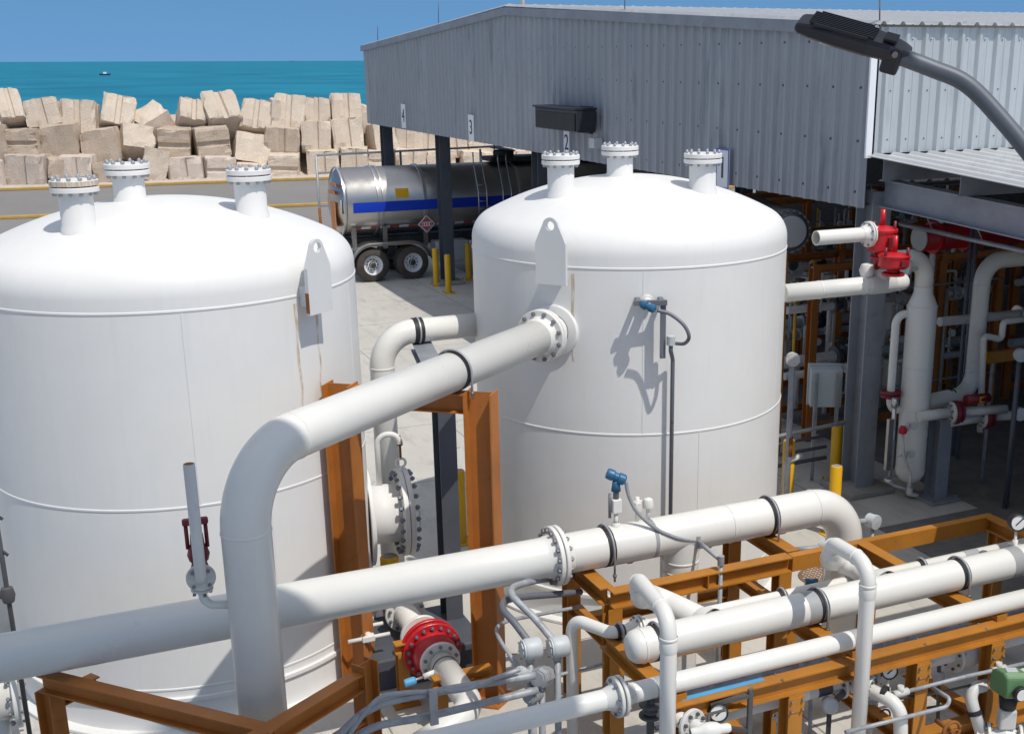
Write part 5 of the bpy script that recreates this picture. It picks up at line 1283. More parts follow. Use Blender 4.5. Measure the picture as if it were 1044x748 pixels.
for i, (X, lab) in enumerate(((5.75, 'left'), (6.75, 'right'))):
    q = V((X, 8.25, .62)); t = thing('gate_valve', f'small white gate valve on its own upright under the header pipe, {lab} of two', 'valve', (X, 8.25, 0))
    m = MB(); m.cyl((X,8.25,0), q+V((0,0,.5)), .035, seg=12); m.lathe(q-V((0,0,.12)), (0,0,1), [(.035,0),(.07,.05),(.07,.19),(.035,.24)], 16); m.build('body', M['greywhite'], t)
    for z in (-.14, .12): m = MB(); m.ring(q+V((0,0,z)), (0,0,1), .03, .105, .026, 22); f_ = m.build('flange', M['greywhite'], t); bolts(f_, q+V((0,0,z+.013)), (0,0,1), .082, 6, .010, .04, M['bolt'])
    m = MB(); m.cyl(q, q+V((0,-.2,.0)), .02, seg=8); m.build('stem', M['chrome'], t)
    m = MB(); m.tube([q+V((.075*math.cos(k*math.pi/8),-.2,.075*math.sin(k*math.pi/8))) for k in range(17)], .010, 6); m.build('hand_wheel', M['darkred'] if i == 1 else M['castiron'], t)
# manhole
mc = P(840, 588, Z=0)
t = thing('manhole_cover', 'round rust brown chequered cover in the lit concrete under the rack', 'manhole cover', (mc.x, mc.y, 0))
m = MB(); m.ring((mc.x,mc.y,.002), (0,0,1), 0, .34, .012, 40); m.build('lid', M['cover'], t)
m = MB()
for i in range(-5, 6):
    for j in range(-5, 6):
        if i*i+j*j < 29: m.box((mc.x+i*.055, mc.y+j*.055, .0155), (.034,.018,.004), (V((.7,.7*(1 if (i+j)%2 else -1),0)), V((-.7*(1 if (i+j)%2 else -1),.7,0)), V((0,0,1))))
m.build('chequer_studs', M['kerbtop'], t)
for x, y, lab, r in ((890, 531, 'grey round junction box on a horizontal conduit, right of the main pipe bend', .085), (842, 558, 'grey round junction box below the bend of the main pipe', .085)):
    c = P(x, y, Y=11.0); t = thing('junction_box', lab, 'junction box', c, 'round junction boxes on conduit posts')
    f_ = (_R*.6-FW*.8); f_.z = 0; f_.normalize()
    m = MB(); m.lathe(c-f_*.07, f_, [(0,0),(r,0),(r,.09),(r*1.08,.095),(r*1.08,.13),(0,.14)], 24); m.build('body', M['junction'], t)
    m = MB(); m.cyl(c-V((0,0,r)), (c.x,c.y,0), .025, seg=10); m.cyl(c-_R*r, c-_R*(r+(1.0 if x == 890 else .3))+V((0,0,-.03)), .035, seg=12); m.build('conduit', M['conduit'], t)
bt = P(826, 594, Y=10.6)
t = thing('small_transmitter', 'small dark blue transmitter lying low beside the manhole cover', 'instrument', bt)
m = MB(); m.lathe(bt-_R*.06, _R, [(0,0),(.05,0),(.055,.03),(.045,.08),(.055,.10),(.05,.15),(0,.15)], 18); m.build('head', M['blue'], t)
m = MB(); m.cyl(bt, (bt.x,bt.y,.02), .03, seg=10); m.build('stand', M['castiron'], t)

# ================================================================== LEFT FOREGROUND FRAME
ZL = 1.62
f0, f1, f2 = P(47, 686, Z=ZL), P(272, 741, Z=ZL), P(372, 681, Z=ZL)
lf = thing('corner_frame', 'shaded brown steel frame meeting in a corner at the bottom left, under the main pipe', 'steel frame', (f1.x, f1.y, 0))
d01, d12 = (f1-f0).normalized(), (f2-f1).normalized()
m = MB(); m.hsec(f0-d01*.05-V((0,0,.08)), f1+d01*.08-V((0,0,.08)), .16, .13); m.build('beam', M['brown'], lf)
m = MB(); m.hsec(f1+d12*.085-V((0,0,.08))-d12*.9, f2-d12*.08-V((0,0,.08)), .158, .13); m.build('beam', M['brown'], lf)
for q, d in ((f0, d01), (f2, d12)):
    m = MB(); m.hsec((q.x,q.y,0), (q.x,q.y,ZL-.162 if q is f0 else ZL+.06), .17, .15, up=tuple(d)); m.build('post', M['brown'], lf)
m = MB(); m.hsec(f2-d12*.09-V((0,0,.52)), f2-d12*1.5-V((0,0,.52)), .13, .12); m.build('lower_beam', M['brown'], lf)
m = MB(); m.hsec(f0+d12*.09-V((0,0,.28)), f0+d12*.45-V((0,0,.28)), .12, .12); m.build('stub_beam', M['brown'], lf)
g0_, g1_ = P(62, 697, Z=ZL-.25), P(215, 746, Z=ZL-.25)
gp = thing('grey_pipe', 'light grey pipe with a black band under the brown beam at bottom left', 'pipe', g0_)
dg = (g1_-g0_).normalized()
m = MB(); m.cyl(g0_-dg*.02, g1_+dg*1.2, .062, seg=24); m.build('pipe_run', M['greywhite'], gp)
m = MB(); m.cyl(g0_-dg*.09, g0_-dg*.02, .075, seg=24); m.build('black_cap', M['black'], gp)
# white flanged stub at the left edge
s0 = P(10, 706, Y=12.0)
t = thing('flanged_stub', 'short thick white flanged pipe, cut by the left edge under the main pipe', 'pipe', s0)
m = MB(); m.cyl(s0-V((.9,0,0)), s0+V((.02,0,0)), .25, seg=32); m.lathe(s0, (1,0,0), [(.25,.0),(.265,.04),(.27,.05)], 32); m.build('pipe_run', M['white'], t)
m = MB(); m.ring(s0+V((.03,0,0)), (1,0,0), 0, .35, .06, 32); f_ = m.build('flange', M['white'], t); bolts(f_, s0+V((.055,0,0)), (1,0,0), .305, 12, .02, .10, M['bolt'])
m = MB(); m.cyl((s0.x-.1,s0.y,s0.z-.18), (s0.x-.1,s0.y,0), .06, seg=14); m.build('leg', M['white'], t)
a = P(8, 606, Y=11.5)
t = thing('conduit', 'thin dark upright conduit with a junction, at the left edge beside the left tank', 'conduit', (a.x, a.y, 0))
m = MB(); m.cyl((a.x,a.y,0), (a.x,a.y,a.z+2.2), .022, seg=10); m.build('tube', M['castiron'], t)
m = MB(); m.lathe(a-V((0,0,.09)), (0,0,1), [(0,0),(.05,.02),(.065,.09),(.05,.16),(0,.18)], 14); m.cyl(a-_R*.12, a+_R*.02, .04, seg=10); m.build('junction', M['castiron'], t)
for dz in (.45, .8): m = MB(); m.cyl(a+V((0,0,dz))-_R*.2+V((0,0,.18)), a+V((0,0,dz))+_R*.06-V((0,0,.06)), .014, seg=8); m.build('strut', M['castiron'], t)

# ================================================================== CONDUITS AND RED VALVE BETWEEN THE TANKS
rvz = .60; rv0 = P(441, 663, Z=rvz)
rd = thing('red_valve', 'big red flanged valve with white neck flange, low between the tanks under the main pipe', 'valve', rv0)
Yd = V((0,-1,0))
m = MB(); m.ring(rv0-Yd*.13, Yd, .1, .315, .05, 44); f_ = m.build('body_flange', M['red'], rd); bolts(f_, rv0-Yd*.06, Yd, .272, 18, .020, .17, M['bluebolt'])
m = MB(); m.ring(rv0-Yd*.03, Yd, .1, .315, .05, 44); m.build('body_flange', M['red'], rd)
m = MB(); m.lathe(rv0+Yd*.02, Yd, [(.24,0),(.235,.06),(.21,.14),(.17,.19),(.15,.24)], 40); m.lathe(rv0-Yd*.13, -Yd, [(.24,0),(.23,.08),(.18,.2),(.15,.24)], 40); m.build('body', M['red'], rd)
m = MB(); m.ring(rv0+Yd*.24, Yd, .1, .215, .045, 36); f_ = m.build('neck_flange', M['white'], rd); bolts(f_, rv0+Yd*.262, Yd, .178, 10, .018, .06, M['bolt'])
m = MB(); m.ring(rv0-Yd*.42, Yd, .1, .235, .045, 36); m.build('neck_flange', M['white'], rd)
wp = thing('white_feeder', 'white pipe through the red valve, bending left at the bottom of the photo', 'pipe', rv0+Yd*.4)
m = MB(); m.tube(bent([rv0+Yd*.26, rv0+Yd*1.35, rv0+Yd*1.35+V((-1.2,-.2,-.35))], .3, 12), .132, 32); m.tube([rv0-Yd*.40, rv0-Yd*1.6], .132, 32); m.build('pipe_run', M['white'], wp)
m = MB(); m.lathe(rv0-Yd*1.0, -Yd, [(.14,0),(.17,.08),(.17,.3),(.14,.38)], 28); m.build('sleeve', M['white'], wp)
m = MB(); m.ring(rv0-Yd*1.05, Yd, .1, .23, .045, 32); f_ = m.build('flange', M['white'], wp); bolts(f_, rv0-Yd*1.03, Yd, .19, 10, .018, .08, M['bluebolt'])
m = MB(); m.lathe(rv0+Yd*.42, Yd, [(.132,0),(.139,.004),(.139,.012),(.132,.016)], 28); m.build('weld_seam', M['castiron'], wp)
m = MB(); m.cyl(rv0+Yd*.45-V((.12,0,0)), rv0+Yd*.45-V((.24,0,0.03)), .03, seg=12); m.build('tapping', M['white'], wp)
tb = rv0+Yd*.45-V((.34,0,.04))
t = thing('small_transmitter', 'small light blue fitting on the white pipe beside the red valve', 'instrument', tb)
m = MB(); m.cyl(tb-V((.10,0,.02)), tb+V((.10,0,.01)), .014, seg=8); m.build('stem', M['chrome'], t)
m = MB(); m.lathe(tb-V((.10,0,.02)), (1,0,.1), [(0,0),(.04,0),(.045,.04),(.045,.10),(.03,.12),(0,.12)], 16); m.build('head', M['lightblue'], t)
for i, (x, y0, lab) in enumerate(((406, 668, 'small ochre support stand left of the red valve'), (425, 705, 'small ochre support stand in front of the red valve, under the white pipe'))):
    q = P(x, y0, Y=rv0.y-.05+(-.75 if i else .15)); zt = .52 if i else .60
    q = V((rv0.x-.30 if i == 0 else rv0.x-.12, rv0.y+(.12 if i == 0 else -.62), 0))
    t = thing('support_stand', lab, 'support', q)
    m = MB(); m.hsec((q.x,q.y,0), (q.x,q.y,zt), .13, .12, up=(0,1,0)); m.build('leg', M['orange'], t)
    m = MB(); m.hsec((q.x-.08,q.y,zt+.055), (q.x+.55,q.y,zt+.055), .11, .12); m.build('seat', M['orange'], t)
    m = MB(); m.box((q.x,q.y,.012), (.28,.28,.024)); m.build('base_plate', M['orange'], t)
# concrete plinth and grey kit under the valve
t = thing('equipment_plinth', 'low dark grey machine base behind the red valve', 'plinth', (rv0.x-.2, rv0.y+.9, 0))
m = MB(); m.box((rv0.x+.1, rv0.y+1.0, .18), (1.3, 1.1, .36)); m.build('base', M['colsteel'], t, bevel=.02)
for k in range(2):
    q = V((rv0.x-.55, rv0.y+.55+k*.28, .62)); t = thing('instrument_manifold', 'white valve manifold left of the red valve, ' + ('nearer' if k == 0 else 'farther') + ' one of two', 'valve', q)
    m = MB(); m.cyl(q-V((.22,0,0)), q+V((.24,0,0)), .022, seg=10); m.cyl(q-V((0,0,.05)), q+V((0,0,.06)), .03, seg=10); m.build('tube', M['white'], t)
    m = MB(); m.box(q, (.14,.09,.07)); m.build('block', M['white'], t, bevel=.01)
# grey conduits
YK = 8.95
lst = [([(330,778),(378,727),(420,716),(553,691)], .034, 'lower thick grey conduit sweeping in from the brown post to the junction boxes'),
       ([(330,766),(378,722),(450,704),(545,688)], .036, 'upper thick grey conduit sweeping in from the brown post to the junction boxes'),
       ([(345,764),(382,715),(412,706),(470,703),(505,691),(530,682)], .022, 'thin pale conduit curving over the two thick grey ones')]
lst[0] = ([(330,790),(372,745),(440,729),(548,703)], .034, lst[0][2])
for i, (pts, r, lab) in enumerate(lst):
    q = [P(x, y, Y=YK-.03*i) for x, y in pts]
    t = thing('grey_conduit', lab, 'conduit', q[0], 'grey conduits by the foreground posts')
    m = MB(); m.tube(spline(q, 8), r, 14); m.build('tube', M['conduit'], t)
    if i == 0: m = MB(); m.rect(P(441,702,Y=YK-.1), P(443,738,Y=YK-.1), .07, .03); m.build('strut_clip', M['conduit'], t)
cur = [([(540,655),(524,634),(513,621),(516,612),(535,608),(560,606),(592,603)], .034, 'thick grey conduit bending over from the left round junction box towards the rack'),
       ([(566,655),(545,630),(524,609),(522,600),(532,595),(550,591),(584,586)], .034, 'thick grey conduit bending over from the right round junction box to behind the main pipe'),
       ([(530,681),(516,662),(507,646),(508,638),(520,632),(545,627),(592,618)], .019, 'thin conduit bending from the small junction box to the rack'),
       ([(560,690),(600,680),(650,667)], .016, 'thin dark tube from the boxes to the domed end cap')]
for i, (pts, r, lab) in enumerate(cur):
    q = [P(x, y, Y=9.15+(.22 if i == 1 else .20 if i != 3 else .1)*k) for k, (x, y) in enumerate(pts)]
    t = thing('grey_conduit', lab, 'conduit', q[0], 'grey conduits by the foreground posts')
    m = MB(); m.tube(spline(q, 8), r, 14); m.build('tube', M['rustpipe'] if i in (0,) else M['conduit'], t)
for i, (x, y, lab, r) in enumerate(((540, 661, 'round grey junction box with a bolted cover, left one of the two side by side', .098), (568, 659, 'round grey junction box with a bolted cover, right one of the two side by side', .098),
                     (533, 687, 'small flat grey junction box where the thin pale conduit ends', .065), (552, 690, 'octagonal dark grey junction box below the pair of round ones', .10), (543, 708, 'round dark junction box hanging in the shade just over the front pipe', .075))):
    c = P(x, y, Y=9.12-.02*i)
    t = thing('junction_box', lab, 'junction box', c, 'junction boxes by the foreground posts')
    ax = (lft*.9+fwdc*.35).normalized() if i < 2 else (fwdc*.8+lft*.4+V((0,0,.2 if i != 2 else .8))).normalized()
    m = MB(); m.lathe(c-ax*.10, ax, [(0,0),(r*.9,0),(r,.02),(r,.13),(r*.92,.15)], 26 if i != 3 else 8, sm=(i != 3)); m.build('body', M['junction'] if i < 3 else M['conduit'], t)
    m = MB(); m.ring(c+ax*.051, ax, 0, r*.94, .018, 26 if i != 3 else 8); m.ring(c+ax*.07, ax, 0, r*.74, .014, 26 if i != 3 else 8); cv = m.build('cover', M['junction'] if i < 3 else M['conduit'], t)
    if i < 2: bolts(cv, c+ax*.07, ax, r*.84, 6, .008, .01, M['bolt'])
    if i != 2:
        m = MB(); m.cyl(c-V((0,0,r*.8)), (c.x,c.y,0), .032, seg=12); m.cyl(c-V((0,0,r*.85)), c-V((0,0,r*1.25)), .043, seg=12); m.build('conduit', M['conduit'], t)
# ================================================================== INSIDE THE SHED
def cabinet():
    c = P(843, 397, Y=15.3); k = px(c)[2]/F0
    t = thing('electrical_cabinet', 'grey wall cabinet on two channel struts, left of the shed column', 'cabinet', (c.x, c.y, 0))
    w, h = .50, .62
    ax = (V((math.cos(.5), -math.sin(.5), 0)), V((math.sin(.5), math.cos(.5), 0)), V((0,0,1)))
    m = MB(); m.box(c+ax[1]*.18, (w, .26, h), ax); m.build('body', M['junction'], t, bevel=.01)
    m = MB(); m.box(c+ax[1]*.335, (w+.06, .03, h+.08), ax); m.build('door', M['junction'], t, bevel=.008)
    for s in (-1, 1):
        q = c+ax[0]*s*.17; m = MB(); m.chan((q.x,q.y,0), (q.x,q.y,c.z+h*.42), .06, .045, .006, up=tuple(ax[0])); m.build('strut', M['galv'], t)
    m = MB(); m.cyl(c+ax[1]*.2-ax[0]*.15-V((0,0,h/2)), c+ax[1]*.2-ax[0]*.15-V((0,0,1.3)), .03, seg=10); m.build('conduit', M['greywhite'], t)
cabinet()
for i, (y, r, lab) in enumerate(((444, .04, 'uppermost of four level conduits between the right tank and the cabinet'), (452, .03, 'second of four level conduits from the top, between the right tank and the cabinet'), (463, .035, 'third of four level conduits from the top, between the right tank and the cabinet'), (474, .04, 'lowest of four level conduits between the right tank and the cabinet'))):
    a, b = P(792, y+1, Y=14.9), P(862 if i == 0 else 842, y-8 if i else y-14, Y=14.9)
    t = thing('grey_conduit', lab, 'conduit', a, 'level conduits beside the cabinet'); m = MB(); m.tube([a, (a+b)/2-V((0,0,.0)), b], r*.8, 12); m.build('tube', M['colsteel'] if i else M['conduit'], t)
c = P(808, 366, Y=14.4)
t = thing('conduit_post', 'upright conduit with a round white junction head, at the right edge of the right tank', 'conduit', (c.x, c.y, 0))
m = MB(); m.cyl((c.x,c.y,0), (c.x,c.y,c.z), .045, seg=14); m.build('conduit', M['conduit'], t)
m = MB(); m.cyl((c.x+.01,c.y,c.z-1.5), (c.x+.01,c.y,c.z-1.2), .052, seg=14); m.build('rust_sleeve', M['rustedge'], t)
m = MB(); m.lathe(c-fwdc*.08, fwdc, [(0,0),(.09,0),(.095,.1),(.105,.105),(.105,.13),(0,.14)], 22); m.build('head', M['greywhite'], t)
c = P(803, 470, Y=14.6)
t = thing('elbow_fitting', 'white bent pipe fitting low behind the right tank', 'pipe', c)
m = MB(); m.tube(bent([(c.x-.02,c.y,0),(c.x-.02,c.y,c.z),(c.x+.25,c.y,c.z+.05)], .1), .045, 14); m.build('tube', M['greywhite'], t)

def skid(x0, x1, y, lab, seed, zs=(1.15, 2.35), H=3.2):
    rnd = random.Random(seed)
    t = thing('metering_skid', lab, 'skid', (x0, y, 0), 'skids inside the shed')
    xs = [x0+(x1-x0)*k/3 for k in range(4)]
    for x in xs:
        for yy in (y, y+1.2):
            m = MB(); m.hsec((x,yy,0), (x,yy,H), .15, .14, up=(0,1,0)); m.build('post', M['brown'], t)
    for z in (.25, H-.08):
        for yy in (y-.01, y+1.21): m = MB(); m.hsec((x0,yy,z), (x1,yy,z), .13, .11); m.build('rail', M['brown'], t)
    for z in zs:
        for k, yy in enumerate((y+.35, y+.85)):
            r = rnd.choice((.07, .09, .11))
            m = MB(); m.cyl((x0-.3,yy,z+.1*k), (x1+.3,yy,z+.1*k), r, seg=18); m.build('pipe_run', M['greywhite'], t)
            x = x0+.3
            while x < x1-.2:
                kind = rnd.random()
                m = MB()
                if kind < .35:
                    for s in (-.1, .1): m.ring((x+s,yy,z+.1*k), (1,0,0), r*.8, r*1.9, .035, 20)
                    m.lathe((x,yy,z+.1*k), (1,0,0), [(r,-.1),(r*1.5,0),(r,.1)], 16); m.build('valve', rnd.choice((M['greywhite'], M['greywhite'], M['castiron'], M['darkred'])), t)
                    m = MB(); m.cyl((x,yy,z), (x,yy,z+.42), .022, seg=8); m.lathe((x,yy,z+.40), (0,0,1), [(0,0),(.09,.0),(.1,.02),(.09,.04),(0,.05)], 14); m.build('hand_wheel', M['castiron'], t)
                elif kind < .6:
                    m.lathe((x,yy-.22,z-.5), (0,0,1), [(0,0),(.09,.02),(.115,.08),(.115,.48),(.15,.48),(.15,.54),(.0,.56)], 18); m.cyl((x,yy-.22,z+.06), (x,yy,z+.06), .05, seg=10); m.build('filter_pot', M['white'], t)
                elif kind < .85:
                    m.cyl((x,yy-.02,z), (x,yy-.02,z+rnd.uniform(.5,1.0)), .018, seg=8); m.lathe((x,yy-.08,z+.45), (0,-1,.1), [(0,-.03),(.07,-.03),(.07,.03),(0,.035)], 16); m.build('gauge', rnd.choice((M['glass'], M['greywhite'])), t)
                else:
                    m.cyl((x,yy,z), (x,yy,z-.8), r*.6, seg=12); m.build('drop_pipe', M['greywhite'], t)
                x += rnd.uniform(.28, .55)
    for k in range(7):
        x = rnd.uniform(x0, x1); yy = y+rnd.choice((-.12, .6, 1.1)); m = MB(); m.cyl((x,yy,rnd.uniform(0,.8)), (x,yy,rnd.uniform(2.2, H+.5)), rnd.choice((.02,.03,.04)), seg=8); m.build('conduit', rnd.choice((M['conduit'], M['greywhite'], M['yellow'])), t)
    for k in range(16):
        x = rnd.uniform(x0, x1); yy = y+rnd.uniform(-.15, .5); z = rnd.uniform(.6, H-.5); l = rnd.uniform(.3, .9)
        m = MB(); m.tube(bent([(x,yy,z),(x,yy,z+l),(x+rnd.choice((-.25,.25)),yy,z+l)], .05, 4), rnd.choice((.018,.025,.035)), 8); m.build('tubing', rnd.choice((M['white'], M['greywhite'], M['chrome'])), t)
        if k % 2 == 0:
            m = MB(); m.ring((x,yy-.03,z), (0,-1,0), 0, rnd.choice((.05,.08,.11)), .05, 18); m.cyl((x-.12,yy,z), (x+.12,yy,z), .03, seg=8); m.build('fitting', rnd.choice((M['white'], M['greywhite'], M['castiron'], M['red'], M['chrome'])), t)
    for k in range(3):
        z = rnd.uniform(.5, H); yy = y+rnd.choice((-.08, 1.0)); m = MB(); m.cyl((x0,yy,z), (x1,yy,z), .02, seg=8); m.build('conduit', M['conduit'], t)
    return t
skid(12.2, 16.4, 17.2, 'crowded ochre skid of white pipes, valves and gauges, nearest behind the shed column', 3)
skid(13.0, 18.4, 20.0, 'crowded ochre skid of pipes in the dark, in the middle of the shed', 8)
skid(14.0, 20.5, 23.2, 'crowded ochre skid of pipes deepest in the dark shed', 12, H=3.6)
skid(17.4, 21.0, 16.6, 'crowded ochre skid of pipes near the right edge of the photo, under the lean-to', 21)
# horizontal filter vessel, its round end towards the viewer
c = P(806, 236, Y=16.3)
t = thing('filter_vessel', 'big grey vessel end ringed with bolts, high behind the right tank', 'vessel', (c.x, c.y, 0))
m = MB(); m.lathe(c, (.3,1,0), [(0,-.06),(.26,-.05),(.30,0),(.33,.06),(.33,2.4),(.2,2.55),(0,2.58)], 36); m.build('shell', M['castiron'], t)
m = MB(); m.lathe(c, (.3,1,0), [(0,-.075),(.24,-.066),(.28,-.02)], 36); m.build('end_disc', M['bandgrey'], t)
m = MB(); m.ring(c+V((0,.02,0)), (.3,1,0), .27, .355, .06, 40); f_ = m.build('end_flange', M['castiron'], t); bolts(f_, c+V((0,.05,0)), (.3,1,0), .33, 20, .016, .12, M['bolt'])
m = MB(); m.box((c.x,c.y+.5,c.z/2-.2), (.5,.2,c.z-.4)); m.box((c.x+.3,c.y+1.8,c.z/2-.2), (.5,.2,c.z-.4)); m.build('saddle', M['orange'], t)
for i, (x, y, r, L, Yq, lab) in enumerate(((938, 243, .22, 2.6, 16.0, 'thick red pipe with a pale round end under the lean-to, nearer one'), (962, 228, .16, 4.0, 17.6, 'slimmer red pipe higher under the lean-to, behind the thick red one'))):
    c = P(x, y, Y=Yq); t = thing('red_pipe', lab, 'pipe', c, 'red fire pipes under the roof')
    m = MB(); m.cyl(c, c+V((L,0,0)), r, seg=24); m.ring(c+V((.25,0,0)), (1,0,0), r*.9, r*1.25, .06, 28); m.ring(c+V((.9,0,0)), (1,0,0), r*.9, r*1.2, .06, 28); m.build('pipe_run', M['red'], t)
    m = MB(); m.ring(c-V((.03,0,0)), (1,0,0), 0, r*.95, .028, 28); m.build('end_disc', M['junction'], t)
    m = MB(); m.cyl(c+V((.3,0,-r)), c+V((.3,0,-r-.5)), .05, seg=12); m.build('drain', M['white'], t)
    m = MB(); m.cyl(c+V((.5,0,r)), c+V((.5,0,r+1.4)), .02, seg=8); m.cyl(c+V((L-.2,0,r)), c+V((L-.2,0,r+1.4)), .02, seg=8); m.build('hanger', M['galv'], t)
a, b = P(916, 228, X=12.1), P(1044, 256, X=12.1)
t = thing('hanging_conduit', 'galvanised conduit running just below the grey rafter of the lean-to', 'conduit', a)
m = MB(); m.tube(bent([a+V((.5,.2,-.0)), a, b, b+(b-a)], .15), .035, 12); m.build('tube', M['galv'], t)
for k in (.3, .7, 1.1): q = a+(b-a)*k; m = MB(); m.cyl(q, q+V((-.3,0,.5)), .01, seg=6); m.build('hanger', M['galv'], t)
for x, Yq, lab in ((983, 15.4, 'thin rusty upright pipe behind the bent white pipe, left one'), (988, 15.2, 'thin rusty upright pipe behind the bent white pipe, right one')):
    q = P(x, 330, Y=Yq); m = MB(); m.cyl((q.x,q.y,0), (q.x,q.y,4.0), .035, seg=12); m.build('upright_pipe', M['rustpipe'], loc=(q.x,q.y,0), label=lab, cat='pipe')
# white pipe with a yellow band at the right
q0 = P(1003, 342, Y=13.9)
t = thing('banded_pipe', 'thin white pipe with a yellow band and two bends, near the right edge', 'pipe', q0)
m = MB(); m.tube(bent([P(999,440,Y=13.9), q0, P(1021,346,Y=13.9), P(1023,328,Y=13.9), P(1070,322,Y=13.9)], .06), .05, 16); m.build('tube', M['white'], t)
q = P(1003,364,Y=13.9); m = MB(); m.cyl(q-V((0,0,.08)), q+V((0,0,.08)), .0515, seg=16); m.build('yellow_band', M['yellow'], t)
# cross pipe
a, b = P(958,328,Y=14.9), P(1060,318,Y=14.9)
t = thing('level_pipe', 'level white pipe behind the slim vessel and the bent white pipe', 'pipe', a)
m = MB(); m.cyl(a, b, .075, seg=18); m.build('tube', M['greywhite'], t)
m = MB(); m.ring(P(1037,320,Y=14.9), (1,0,0), .05, .15, .05, 24); m.build('flange', M['chrome'], t)
# small red regulators
for i, (x, y, lab) in enumerate(((975, 420, 'dark red flanged valve beside the grey pedestal, left one'), (1006, 425, 'dark red flanged valve beside the grey pedestal, right one on the white pipe'))):
    c = P(x, y, Y=13.6); t = thing('flanged_valve', lab, 'valve', c)
    m = MB(); m.ring(c-V((.05,0,0)), (1,-.3,0), .05, .18, .06, 26); m.ring(c+V((.04,0,0)), (1,-.3,0), .05, .165, .05, 26); f_ = m.build('body', M['darkred'], t)
    m = MB(); m.ring(c-V((.10,-.02,0)), (1,-.3,0), .04, .165, .045, 26); f_ = m.build('flange', M['greywhite'], t); bolts(f_, c-V((.08,-.02,0)), (1,-.3,0), .13, 8, .016, .06, M['bluebolt'])
    m = MB(); m.cyl(c-V((.1,-.03,0)), c-V((.62,-.1,.02)), .08, seg=18); m.cyl(c+V((.05,0,0)), c+V((.8,-.2,0)), .07, seg=18); m.build('pipe_stub', M['greywhite'], t)
c = P(995, 406, Y=13.5); t = thing('red_regulator', 'small red cylinder with a yellow plate, above the two flanged valves', 'regulator', c)
m = MB(); m.cyl(c-V((.2,0,0)), c+V((.2,-.05,0)), .075, seg=18); m.build('body', M['darkred'], t); m = MB(); m.box(c+V((.08,-.085,0)), (.18,.03,.09)); m.build('plate', M['yellow'], t)
c = P(1025, 363, Y=14.0); t = thing('pipe_bench', 'ochre bench beam with grey posts at the right edge', 'support', (c.x, c.y, 0))
m = MB(); m.chan(c-V((.35,0,0)), c+V((2.5,0,0)), .18, .08); m.build('beam', M['orange'], t)
for dx in (-.2, 1.0): m = MB(); m.cyl((c.x+dx,c.y+.05,0), (c.x+dx,c.y+.05,c.z-.09), .03, seg=8); m.build('leg', M['conduit'], t)
for i, (x, y, lab) in enumerate(((1041, 362, 'upper grey round junction head on the post at the right edge'), (1040, 422, 'lower grey round junction head on the post at the right edge'))):
    c = P(x, y, Y=13.0); t = thing('conduit_post', lab, 'conduit', (c.x, c.y, 0))
    m = MB(); m.lathe(c-fwdc*.06, fwdc, [(0,0),(.1,0),(.1,.09),(0,.1)], 20); m.build('head', M['junction'], t)
    m = MB(); m.cyl((c.x+.02*i,c.y+.02+.1*i,0), (c.x+.02*i,c.y+.02+.1*i,c.z), .04, seg=12); m.build('conduit', M['colsteel'], t)

# ================================================================== STREET LAMP (near, top right)
def Dp(x, y, d): return EYEP+(FW*F0+RT*(x-CX)-UP*(y-CY))*(d/F0)
LD = 6.4
tail, nose = Dp(922, 52, LD), Dp(814, 22, LD+.12)
ax = (nose-tail).normalized(); upv = (UP*.80-FW*.60); upv = (upv-ax*upv.dot(ax)).normalized(); sd = ax.cross(upv).normalized()
base = Dp(1128, 265, LD-.1)
lp = thing('street_lamp', 'dark finned lamp head on a curved grey arm, close to the viewer at top right', 'street lamp', (base.x, base.y, 0))
Ln = (nose-tail).length
m = MB(); secs = [(-.06,.055,.012,-.042),(0.0,.072,.024,-.05),(.12,.10,.034,-.052),(.32,.120,.042,-.052),(.60,.122,.042,-.048),(.85,.110,.034,-.042),(.97,.094,.022,-.036),(1.0,.085,.012,-.03)]
for t_, w, u1, u0 in secs:
    for (a, b) in ((-w,u0*.6),(-w*.8,u0),(w*.8,u0),(w,u0*.6),(w,u1*.55),(w*.8,u1),(-w*.8,u1),(-w,u1*.55)): m.v.append(tail+ax*(t_*Ln)+sd*a+upv*b)
n = len(secs)
for i in range(n-1):
    for k in range(8): k2 = (k+1) % 8; m.face((i*8+k, i*8+k2, i*8+8+k2, i*8+8+k), False)
m.face(range(8)); m.face([(n-1)*8+k for k in range(8)])
hd_ = m.build('lamp_head', M['blackbox'], lp, bevel=.008)
for k in range(9):
    s_ = -.10+k*.025
    m = MB(); m.box(tail+ax*(Ln*.58)+sd*s_+upv*.045, (Ln*(.60 if k not in (0, 8) else .5),.008,.016), (ax, sd, upv)); m.build('cooling_fin', M['blackbox'], hd_)
m = MB(); m.box(tail+ax*(Ln*.14)+upv*.050, (.07,.11,.012), (ax, sd, upv)); m.build('sensor_cap', M['black'], hd_)
m = MB(); m.box(tail+ax*(Ln*.5)-upv*.055, (Ln*.5,.14,.006), (ax, sd, upv)); m.build('lens', M['glass'], hd_)
kn = Dp(914, 55, LD-.01)
m = MB(); m.box(kn-upv*.030+ax*.015, (.095,.11,.145), (ax, sd, upv)); m.build('knuckle', M['blackbox'], lp, bevel=.015)
for s in (-1, 1): m = MB(); m.cyl(kn+sd*s*.066+upv*.02, kn+sd*s*.082+upv*.02, .016, seg=8); m.build('knuckle_bolt', M['bolt'], lp)
arm = [Dp(913,56,LD), Dp(950,70,LD-.01), Dp(984,85,LD-.03), Dp(1015,115,LD-.04), Dp(1060,170,LD-.06), base]
m = MB(); ap = spline(arm, 8)
m.tube(ap+[V((base.x+.02,base.y,base.z-.3)), V((base.x+.02,base.y,.02))], [.046]*len(ap)+[.06,.075], 22); m.build('arm', M['armgrey'], lp)
